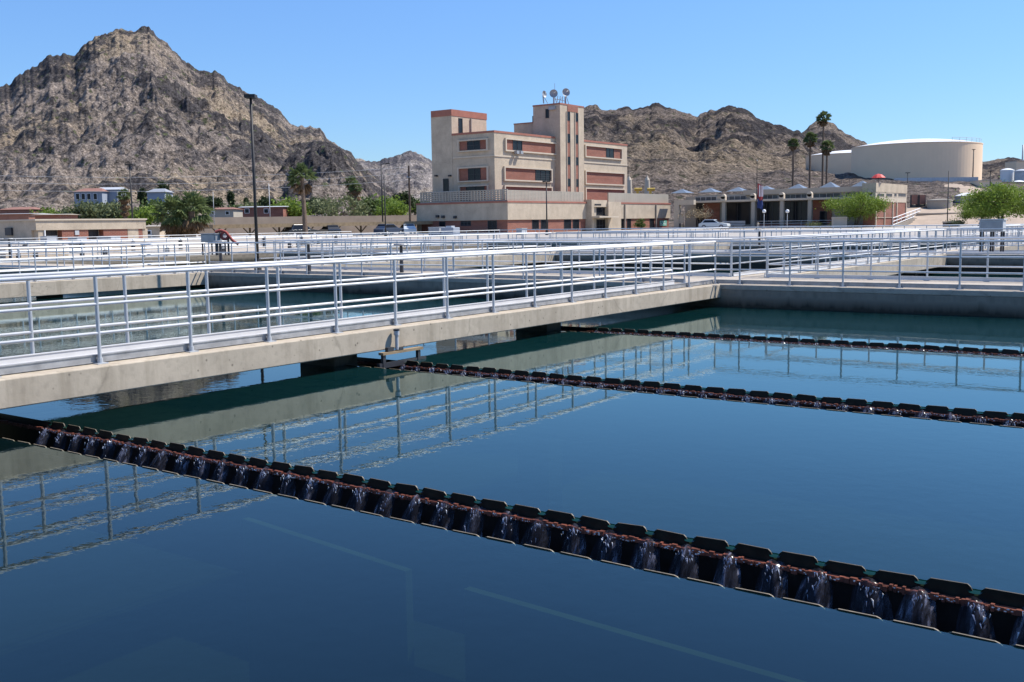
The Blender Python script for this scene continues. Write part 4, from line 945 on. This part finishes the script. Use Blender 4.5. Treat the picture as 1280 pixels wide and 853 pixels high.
# flag
b=dep(945.5,284,143); t=thing('flagpole',(b[0],b[1],.3),'dark flagpole in front of the porch','flagpole'); top=dep(945.5,202,143)[2]
MB().tube((b[0],b[1],.3),(b[0],b[1],top),.08,.04,8).build('pole','steelpole',t); MB().lathe((b[0],b[1],top),[(.02,0),(.1,.08),(.02,.18)],8).build('finial','lgrey',t)
ft=dep(945.5,230,143)[2]; fb=dep(945.5,260,143)[2]; t=thing('flag',(b[0],b[1],ft),'red, white and blue flag hanging limp on the flagpole','flag')
def fl(z0,z1,mat,name,k,off=0):
    vs=[];fs=[];n=8;rows=6
    for j in range(rows+1):
        z=z0+(z1-z0)*j/rows
        for i in range(n+1):
            u=i/n; wv=.95*(z1*0+1)*(1-.25*abs(j/rows-.5)); a=.16*math.sin(u*9+j*.5+k)
            vs.append((b[0]+rt[0]*(.08+u*wv*.9)-fw[0]*(a+off),b[1]+rt[1]*(.08+u*wv*.9)-fw[1]*(a+off),z-.3*u+.05*math.sin(j+u*4)))
    for j in range(rows):
        for i in range(n): fs.append((j*(n+1)+i,j*(n+1)+i+1,(j+1)*(n+1)+i+1,(j+1)*(n+1)+i))
    return MB().add(vs,fs).build(name,mat,t,smooth=True)
fl(ft,fb+1.1,'flagr','red_field',0); fl(fb+1.25,fb,'flagb','blue_field',.6,.02)
m=MB()
for i in range(3):
    x=.25+i*.22; m.add([(b[0]+rt[0]*x-fw[0]*.25,b[1]+rt[1]*x-fw[1]*.25,ft-.2-.05*i),(b[0]+rt[0]*(x+.1)-fw[0]*.25,b[1]+rt[1]*(x+.1)-fw[1]*.25,ft-.25-.05*i),(b[0]+rt[0]*(x+.12)-fw[0]*.25,b[1]+rt[1]*(x+.12)-fw[1]*.25,fb+1.5),(b[0]+rt[0]*x-fw[0]*.25,b[1]+rt[1]*x-fw[1]*.25,fb+1.5)],[(0,1,2,3)])
m.build('white_stripes','white',t)

# ================================================================== LEFT BUILDINGS
LXp=dep(182,303,112)[0]; LYa=Yx(45,LXp,285); LYb=Yx(182.5,LXp,285); LZ=Zx(182,273.3,LXp)
lb=thing('low_brick_building',(LXp-8,LYa+8,.3),'low cream building with red brick panels and dark garage openings at left','building')
LXL=Xy(-30,LYa,285)
MB().box(LXL,LXp,LYa,LYb,Zx(120,287,LXp),LZ-.15).build('upper_wall','stucco',lb); MB().box(LXL-.1,LXp+.12,LYa-.12,LYb+.12,LZ-.15,LZ).build('roof_edge','trim',lb)
MB().box(LXL+.1,LXp-.9,LYa,LYb,0,Zx(120,287,LXp)-.002).build('wall','stucco',lb)
zt2=Zx(120,287,LXp)-.004
for a,b_,mt,nm in ((45,53,'stucco','pier'),(75,108,'brick','brick_panel'),(127,157,'brick','brick_panel'),(157.5,171,'stucco','pier'),(171,176,'brick','brick_panel'),(176.2,182.5,'stucco','pier')):
    MB().box(LXp-.898,LXp-.1,Yx(a,LXp),Yx(b_,LXp),0,zt2).build(nm,mt,lb)
for a,b_ in ((55,74),(109,126)): window(lb,'x',LXp-.9,Yx(a,LXp),Yx(b_,LXp),.1,zt2,3,4,.05,name='garage_door',gmat='dark')
MB().box(Xy(5,LYa)-.01,Xy(13,LYa),LYa-.2,LYa-.002,Zy(9,294.5,LYa),Zy(9,285,LYa)).build('wall_air_conditioner','dark',lb)
m=MB(); q=Yx(53,LXp); m.tube((LXp-.05,q,0),(LXp-.05,q,zt2),.08,n=8); m.build('rain_pipe','white',lb)
MB().box(LXp-.1,LXp-.02,Yx(91,LXp),Yx(96,LXp),Zx(93,294,LXp),Zx(93,288.5,LXp)).build('wall_notice','lgrey',lb)
# small buildings and houses
def house(px0,px1,pyt,pyb,D,depthm,label,wall,roof,rh=.6,wins=(),hip=True,zb=None):
    a=Vector(dep(px0,pyb,D)); b_=Vector(dep(px1,pyb,D)); zb=a.z-9 if zb is None else zb; zt=dep(px0,pyt,D)[2]; d=(b_-a); d.z=0; L=d.length; d.normalize(); n=Vector((-d.y,d.x,0))
    t=thing('house',(*(a.xy),zb),label,'house')
    P=lambda u,v,z:(a.x+d.x*u+n.x*v,a.y+d.y*u+n.y*v,z)
    m=MB(); 
    def bx(m,u0,u1,v0,v1,z0,z1): m.add([P(u0,v0,z0),P(u1,v0,z0),P(u1,v1,z0),P(u0,v1,z0),P(u0,v0,z1),P(u1,v0,z1),P(u1,v1,z1),P(u0,v1,z1)],[(0,3,2,1),(4,5,6,7),(0,1,5,4),(1,2,6,5),(2,3,7,6),(3,0,4,7)])
    bx(m,0,L,0,depthm,zb,zt); m.build('wall',wall,t)
    m=MB(); o=.5; i_=L*.2 if hip else -o; m.add([P(-o,-o,zt),P(L+o,-o,zt),P(L+o,depthm+o,zt),P(-o,depthm+o,zt),P(i_,depthm/2,zt+rh),P(L-i_,depthm/2,zt+rh)],[(0,1,5,4),(1,2,5),(2,3,4,5),(3,0,4),(0,3,2,1)]); m.build('roof',roof,t)
    s=L/(px1-px0)
    for (w0,w1,y0,y1) in wins:
        u0,u1=(w0-px0)*s,(w1-px0)*s; z0,z1=dep(w0,y1,D)[2],dep(w0,y0,D)[2]
        m=MB(); bx(m,u0,u1,-.08,-.003,z0,z1); f_=m.build('window','white',t); m=MB(); bx(m,u0+.12,u1-.12,-.12,-.083,z0+.12,z1-.12); m.build('pane','glass',f_)
    return t
house(93,128,240,251,330,9,'blue-grey hillside house with a red roof and rows of windows','blue','roofred',1.2,((95,100,242,250),(102,107,242,250),(109,114,242,250),(117,122,242,250)))
house(122,147,237.5,250,335,9,'pale blue wing of the hillside house under a shiny pale roof','blue','lgrey',.9,((124,130,240,249),),False)
house(184,206,240.5,246,330,8,'small hillside house with a dark blue roof left of the slender trees','blue','grey',1.2)
house(-5,36,268,276,190,10,'flat red-walled building behind the roof of the low brick building','roofred','lgrey',.15,(),False)
house(44,76,269,276,150,6,'small brick rooftop house right behind the low brick building','brick','stucco2',.15,(),False)
house(0,42,262.5,269,300,9,'tan house with a clay roof at the left edge','roofred','roofred',.8)
house(262,292,262,272,260,9,'tan house with a brown roof and chimney under the dark tree','stucco2','roofred',.5,((265,269,264,269),(282,287,264,269)))
house(300,354,259.5,269,290,9,'long low house with a flat pale roof left of the tall palm','brick','lgrey',.3,((306,312,261,267),(330,336,261,267)),False)
house(180,200,283.5,300,150,8,'small pale house behind the short fan palms','stucco','stucco2',.2,((184,190,288,294),),False)
# pink gravel wall and carport
p0,p1=dep(248,285,168),dep(532,281,186)
t=thing('retaining_wall',((p0[0]+p1[0])/2,(p0[1]+p1[1])/2,0),'long pinkish retaining wall behind the carport','wall'); wall_between(t,p0,p1,-.2,dep(400,270.5,177)[2],.6,'slope')
p0,p1=dep(255,284,130),dep(528,281,150); u=Vector((p1[0]-p0[0],p1[1]-p0[1],0)); L=u.length; u.normalize(); nn=Vector((-u.y,u.x,0)); zr0=dep(255,285.6,130)[2]; zr1=dep(528,280.3,150)[2]
t=thing('carport',(p0[0],p0[1],.3),'long flat-roofed carport on wooden posts behind the basins at left','carport')
m=MB(); P=lambda k,v,z:(p0[0]+u.x*k+nn.x*v,p0[1]+u.y*k+nn.y*v,z)
m.add([P(0,-2.8,zr0-.05),P(L,-2.8,zr1-.05),P(L,2.8,zr1-.05),P(0,2.8,zr0-.05),P(0,-2.8,zr0+.42),P(L,-2.8,zr1+.42),P(L,2.8,zr1+.42),P(0,2.8,zr0+.42)],[(0,3,2,1),(4,5,6,7),(0,1,5,4),(1,2,6,5),(2,3,7,6),(3,0,4,7)]).build('roof','wood',t)
for k in range(8):
    s_=2+k*(L-4)/7; zz=zr0+(zr1-zr0)*s_/L-.06
    MB().tube(P(s_,0,-.2),P(s_,0,zz),.13,n=6).tube(P(s_,0,zz-.9),P(s_+.9,0,zz),.08,n=5).tube(P(s_,0,zz-.9),P(s_-.9,0,zz),.08,n=5).build('post','wood',t)
# cars
def car(px,py,D,ang,mat,label,L=4.6,H=1.45,sc=1.):
    q=dep(px,py,D); t=thing('parked_car',(q[0],q[1],.3),label,'car'); ca,sa=math.cos(ang),math.sin(ang); Wd=.88
    P=lambda x,y,z:(q[0]+ca*x-sa*y,q[1]+sa*x+ca*y,.3+z)
    prof=[(-L/2,.35),(-L/2,.8),(-L/2+.25,.92),(L/2-1.2,.95),(L/2-.1,.78),(L/2,.5),(L/2,.35)]
    m=MB(); m.prism(prof,lambda u_,v_,k:P(u_,k,v_),-Wd,Wd)
    cab=[(-L/2+.35,.93),(-L/2+.85,H),(L/2-2.2,H),(L/2-1.3,.94)]
    vs=[P(x,-Wd+.04+(.14 if z>1 else 0),z) for x,z in cab]+[P(x,Wd-.04-(.14 if z>1 else 0),z) for x,z in cab]
    m.add(vs,[(0,1,2,3),(7,6,5,4),(0,4,5,1),(1,5,6,2),(2,6,7,3)]); m.build('body',mat,t,bevel=.04)
    ins=[(-L/2+.62,1.0),(-L/2+.92,H-.08),(L/2-2.25,H-.08),(L/2-1.62,1.0)]
    for s in (-1,1): MB().add([P(x,s*(Wd-.04-(.125 if z>1.1 else .02))+s*.012,z) for x,z in ins],[(0,1,2,3)]).build('side_window','glass',t)
    for x0,x1 in (((L/2-2.17,H-.04),(L/2-1.34,.98)),((-L/2+.81,H-.04),(-L/2+.4,.98))):
        MB().add([P(x0[0]+.03*np.sign(x0[0]+.5),-.66,x0[1]),P(x0[0]+.03*np.sign(x0[0]+.5),.66,x0[1]),P(x1[0]+.03,.74,x1[1]),P(x1[0]+.03,-.74,x1[1])],[(0,1,2,3)]).build('windscreen','glass',t)
    for x in (-L/2+.85,L/2-.95):
        for s in (-1,1):
            w_=MB().tube(P(x,s*(Wd-.2),.33),P(x,s*(Wd+.01),.33),.33,n=16).build('wheel','tyre',t); MB().tube(P(x,s*(Wd+.011),.33),P(x,s*(Wd+.02),.33),.19,n=10).build('rim','lgrey',w_)
    for s in (-1,1): MB().box(0,0,0,0,0,0) if 0 else MB().add([P(L/2+.006,s*.6-.16,.62),P(L/2+.006,s*.6+.16,.62),P(L/2-.03,s*.6+.16,.75),P(L/2-.03,s*.6-.16,.75)],[(0,1,2,3)]).build('headlight','white',t)
    return t
A0=math.atan2(u.y,u.x)
car(377,297,136,A0+.1,'card','black estate car under the carport beside the tall palm trunk',4.8,1.6)
car(487,294,143,A0+.3,'carb','dark blue car under the right end of the carport',4.6,1.5)
car(412,296,139,A0+1.4,'card','black car under the middle of the carport',4.6,1.45)
car(509,294,146,A0+1.2,'carw','white car beside the corner of the office wing',4.5,1.45)
q=ony(893,287,AY-5); D3=float((q-CAM)@fw); car(893,287,D3,.15,'carw','pale silver car parked before the bare tree',4.5,1.45)

# ================================================================== SMALL THINGS
def box_on_legs(c,w_,d_,z0,z1,leg,label,cat,name,mat='lgrey',nl=2):
    t=thing(name,(c[0],c[1],leg),label,cat)
    MB().box(c[0]-w_/2,c[0]+w_/2,c[1]-d_/2,c[1]+d_/2,z0,z1).build('cabinet',mat,t,bevel=.02)
    MB().box(c[0]-w_/2-.04,c[0]+w_/2+.04,c[1]-d_/2-.04,c[1]+d_/2+.04,z1+.001,z1+.05).build('lid',mat,t)
    MB().box(c[0]-w_/2+.06,c[0]+w_/2-.06,c[1]-d_/2-.03,c[1]-d_/2-.002,z0+.06,z1-.06).build('door','grey',t)
    if z0-leg>.15:
        for i in range(nl):
            for s in (-1,1):
                x=c[0]-w_/2+.06+(w_-.12)*i/(nl-1); y=c[1]+s*(d_/2-.06); MB().tube((x,y,leg),(x,y,z0-.002),.045,n=6).build('leg','dark',t)
    return t
q=onz(1240,308,0); q=np.array([q[0],min(q[1],YC1-1.2),0]); q=ony(1240,300,40.3)
box_on_legs(q,.95,.6,ony(1240,290,40.)[2],ony(1240,275.5,40.)[2],0,'light grey control box on four dark legs above the railings at right','control box','control_box',nl=3)
q=dep(267,300,62); box_on_legs((q[0],q[1]),1.35,.8,dep(267,303,62)[2],dep(267,293,62)[2],0.,'grey electrical cabinet next to the red hose','cabinet','electrical_cabinet','grey')
pts=[dep(x,y,61.5) for x,y in ((269,290.5),(275,288.5),(282,290.5),(285,295),(283,299),(278,298),(277,293),(281,290),(286,295),(291,301),(298,305.5))]
def smooth(pts,n=5):
    out=[];P=[Vector(p) for p in pts]; P=[P[0]]+P+[P[-1]]
    for i in range(1,len(P)-2):
        for k in range(n):
            t_=k/n; a,b_,c,d=P[i-1:i+3]; out.append(.5*((2*b_)+(c-a)*t_+(2*a-5*b_+4*c-d)*t_*t_+(3*b_-3*c+d-a)*t_**3))
    return out+[P[-1]]
t=thing('hose_stand',(pts[0][0],pts[0][1],0.),'loop of red hose hung on a dark stand among the railings at left','hose'); MB().path(smooth(pts),.085,8).build('hose','hose',t,smooth=True)
e=pts[3]; MB().tube((e[0],e[1],0),(e[0],e[1],e[2]+.1),.06,n=8).build('stand','dark',t)
e=pts[0]; MB().tube((e[0],e[1]+.1,0),(e[0],e[1]+.1,e[2]-.3),.07,n=8).build('pump_post','dark',t)
for px,py0,py1,D,w_,lab in ((97,297,305,96,1.5,'grey air conditioning unit before the left brick panel'),(137,296,304,95,2.0,'larger grey air conditioning unit before the right brick panel'),(61,296,304,97,1.1,'grey unit before the dark garage door at left'),(546,284.5,293,118,1.6,'grey cabinet before the left end of the office wing'),(652,286,292,118,.8,'small grey box before the windows of the office wing')):
    q=dep(px,py1,D); box_on_legs((q[0],q[1]),w_,1.,zg(q[0],q[1]),dep(px,py0,D)[2],zg(q[0],q[1]),lab,'equipment cabinet','equipment_cabinet')
q=dep(563,290,117); t=thing('blue_bin',(q[0],q[1],.3),'pair-high pale blue plastic tote before the office wing','bin'); zt3=dep(563,284.5,117)[2]
MB().box(q[0]-.9,q[0]+.9,q[1]-.6,q[1]+.6,.3,zt3).build('tote','blue',t,bevel=.06); MB().box(q[0]-.4,q[0]+.4,q[1]-.3,q[1]+.3,zt3+.002,zt3+.18).build('lid','lgrey',t)
# pipes, curbs and hatches lying on the left aprons
def pipe(a,b_,r,z,label,mat='white'):
    A_=(a[0],a[1],z);B_=(b_[0],b_[1],z); d=(Vector(B_)-Vector(A_)); L_=d.length; d.normalize()
    t=thing('pipe',A_,label,'pipe'); MB().tube(A_,B_,r,n=10).build('run','white' if mat=='white' else mat,t,smooth=True)
    k=max(2,int(L_/4)); 
    for i in range(k):
        c=Vector(A_)+d*(L_*(i+.5)/k); MB().tube(c-d*.06,c+d*.06,r*1.5,n=10).build('flange','lgrey',t); MB().box(c.x-.1,c.x+.1,c.y-.1,c.y+.1,0.004,z-r*.9).build('support','dark',t)
pipe((-44,8),(-44,38),.07,.45,'white pipe lying along the left apron beyond the second footbridge')
pipe((-48,-2),(-47.5,30),.10,.4,'second white pipe farther back on the left apron')
pipe((-54,10),(-54,58),.08,.8,'long white pipe on tall supports across the left apron')
pipe((-46,43),(-60,60),.08,.5,'white pipe slanting towards the carport')
def hatch(x,y,w_,d_,h_,label):
    t=thing('concrete_hatch',(x,y,0),label,'hatch'); MB().box(x-w_/2,x+w_/2,y-d_/2,y+d_/2,.002,h_).build('curb','deck',t,bevel=.02); MB().box(x-w_/2+.1,x+w_/2-.1,y-d_/2+.1,y+d_/2-.1,h_+.001,h_+.04).build('cover','dark',t)
hatch(-45.5,18,1.6,3,.5,'low concrete hatch with a dark cover on the left apron, beside the white pipe'); hatch(-50,26,2,4,.65,'larger concrete hatch with dark cover, between the two white pipes'); hatch(-57,36,2,5,.8,'tall concrete hatch before the short fan palms')
def valve(x,y,h_,label):
    t=thing('valve_stand',(x,y,0),label,'valve'); MB().tube((x,y,0),(x,y,h_),.07,.05,8).build('stem','dark',t); MB().lathe((x,y,h_),[(.02,-.03),(.24,-.03),(.26,0),(.24,.03),(.02,.03)],16).build('handwheel','grey',t)
for x,y,h_,lab in ((-21,17.3,1.1,'dark valve stand at the corner of the left footbridge'),(-16.5,17.6,1.0,'valve stand on the cross walkway left of the lamp post'),(-43,21,1.2,'valve stand on the left apron next to the nearest white pipe'),(-12.6,18.2,.95,'valve stand on the cross walkway right of the lamp post'),(-9,40.6,1.1,'valve stand on the second cross walkway')): valve(x,y,h_,lab)
# red umbrella on the low roof
q=ony(1098,223,AY+2.2); t=thing('umbrella',(q[0],q[1],AT),'small red umbrella above the right end of the low office roof','umbrella'); zu=ony(1098,217.5,AY+2.2)[2]; zl_=ony(1098,222.5,AY+2.2)[2]
MB().lathe((q[0],q[1],0),[(1.05,zl_),(.8,zl_+.22),(.5,zu-.12),(.02,zu)],8).build('canopy','red',t); MB().tube((q[0],q[1],AT-.1),(q[0],q[1],zu-.02),.04,n=6).build('pole','dark',t)
# right cluster: small tanks, frames, walls
def small_tank(px0,px1,pyb,pyt,D,mat,roof,dome,label): return cyl_tank(px0,px1,D,pyb,pyt,dome,label,'small_tank',mat,roof)
small_tank(1159,1189,273,250,176,'stucco2','stucco2',.15,'pinkish squat tank behind the low wall on the gravel bank')
small_tank(1194,1222,272,245,180,'stucco2','tankw',.5,'pinkish tank with a white conical top near the green tree')
small_tank(1262,1282,262,229,205,'stucco2','tankw',.5,'tan tank with a white cap above the largest green tree')
small_tank(1268,1284,246,214,235,'lgrey','lgrey',.4,'tall pale grey tank at the right edge')
small_tank(1250,1266,240,213,238,'tankw','tankw',.4,'white dome-topped tank at the right edge above the trees')
def block(px0,px1,pyb,pyt,D,dm,mat,label,cat,name,caps=True,wins=()):
    a=dep(px0,pyb,D); b_=dep(px1,pyb,D); t=thing(name,((a[0]+b_[0])/2,(a[1]+b_[1])/2,a[2]-2.),label,cat); zt=dep((px0+px1)/2,pyt,D)[2]; wall_between(t,a,b_,a[2]-2.,zt,dm,mat,'wall')
    if caps: wall_between(t,a,b_,zt+.002,zt+.18,dm+.25,'trim','coping')
    return t
block(1196,1232,252,229,212,5,'lgrey','grey metal machine house below the huge tank','plant building','plant_building')
block(1219,1243,258,227,196,5,'tank','yellow-tan block building left of the largest tree','plant building','plant_building')
block(1262,1300,240,203,262,6,'tank','tan process building at the right edge','plant building','plant_building')
block(1146,1222,272.5,267.5,168,.5,'stucco2','low retaining wall on the gravel bank before the small tanks','wall','retaining_wall')
block(1180,1197,283,278.5,140,.9,'pole','dark rectangular planter box on the gravel','planter','planter_box')
block(1040,1058,285.5,273,145,.4,'trim','pale planter wall under the bright tree','wall','planter_wall')
for px,lab in ((1142,'left brown steel frame on the bank right of the low office'),(1152,'right brown steel frame on the bank right of the low office')):
    a=dep(px-3.5,270,178); b_=dep(px+3.5,270,178); zt=dep(px,244,178)[2]; t=thing('steel_frame',(a[0],a[1],a[2]-2),lab,'frame')
    for c in (a,b_): MB().box(c[0]-.15,c[0]+.15,c[1]-.15,c[1]+.15,a[2]-2,zt).build('post','dark',t)
    wall_between(t,a,b_,zt-1.6,zt+.002,.5,'roofred','beam'); wall_between(t,a,b_,a[2]-1,zt-1.7,.1,'glassb','panel')
# white stair rail climbing the bank
p0,p1=dep(1116,278,152),dep(1150,265,172); t=thing('stair_railing',(p0[0],p0[1],p0[2]-1),'white stair railing climbing the bank beside the low office','railing')
for zz in (0,.5,1.): MB().tube((p0[0],p0[1],p0[2]+zz-.4),(p1[0],p1[1],p1[2]+zz-.4),.06,n=6).build('rail','white',t)
for k in range(8):
    c=p0+(p1-p0)*k/7; MB().tube((c[0],c[1],c[2]-1.2),(c[0],c[1],c[2]+.6),.06,n=6).build('post','white',t)
for k in range(14):
    c=p0+(p1-p0)*k/13
    wall_between(t,c+np.array([-.2,-1.6,0]),c+np.array([.3,-.1,0]),c[2]-1.6,c[2]-.55,1.,'deck','step')
# pale finials behind the right end of the office
for px,yt,D,lab in ((786.5,217,215,'left one of two pale pointed pillars behind the office'),(809,219,215,'right one of two pale pointed pillars behind the office')):
    c=dep(px,245,D); zt=dep(px,yt,D)[2]; zm=dep(px,224,D)[2]; t=thing('pointed_pillar',(c[0],c[1],.3),lab,'pillar'); MB().lathe((c[0],c[1],0),[(.75,.0),(.65,zm-3),(.5,zm-.3)],12).build('shaft','trim',t); MB().lathe((c[0],c[1],.002),[(.55,zm-.3),(.3,zm+.2),(.1,zm+.5),(.04,zt)],12).build('finial','trim',t)
for px,lab in ((797,'left yellow pipe elbow behind the roof screen'),(813,'right yellow pipe elbow behind the roof screen')):
    c=dep(px,241,190); t=thing('yellow_pipe',(c[0],c[1],.3),lab,'pipe'); MB().tube((c[0],c[1],.3),(c[0],c[1],dep(px,237,190)[2]),.25,n=10).build('riser','orange',t); z=dep(px,237,190)[2]; MB().tube((c[0]-.5,c[1]-.3,z),(c[0]+.7,c[1]+.4,z),.28,n=10).build('elbow','orange',t)
# porch railing and benches
p0,p1=ony(946,284,AY-.6),ony(1040,284,AY-.6)
railing('x',AY-.6,p0[0],p1[0],'grey railing along the front of the porch between the columns',sp=2.2,toe=0,foot=False,z=.3,r=.03)
q=ony(917,285,AY-1.2); t=thing('bench',(q[0],q[1],.3),'pale slatted bench in front of the dark porch glass','bench')
for i in range(3): MB().box(q[0]-1.9,q[0]+1.9,q[1]-.02,q[1]+.03,.9+i*.22,1.02+i*.22).build('back_slat','lgrey',t)
MB().box(q[0]-1.9,q[0]+1.9,q[1]-.55,q[1]-.03,.72,.78).build('seat','lgrey',t)
for x in (-1.7,0,1.7): MB().box(q[0]+x-.04,q[0]+x+.04,q[1]-.5,q[1]+.1,.3,.717).build('leg','dark',t)
q=ony(947,286,AY-2.6); tag(MB().lathe((q[0],q[1],0),[(.22,.3),(.22,1.05),(.16,1.18)],14).build('bollard','trim',None,(q[0],q[1],.3)),'round pale bollard at the foot of the flagpole','bollard')
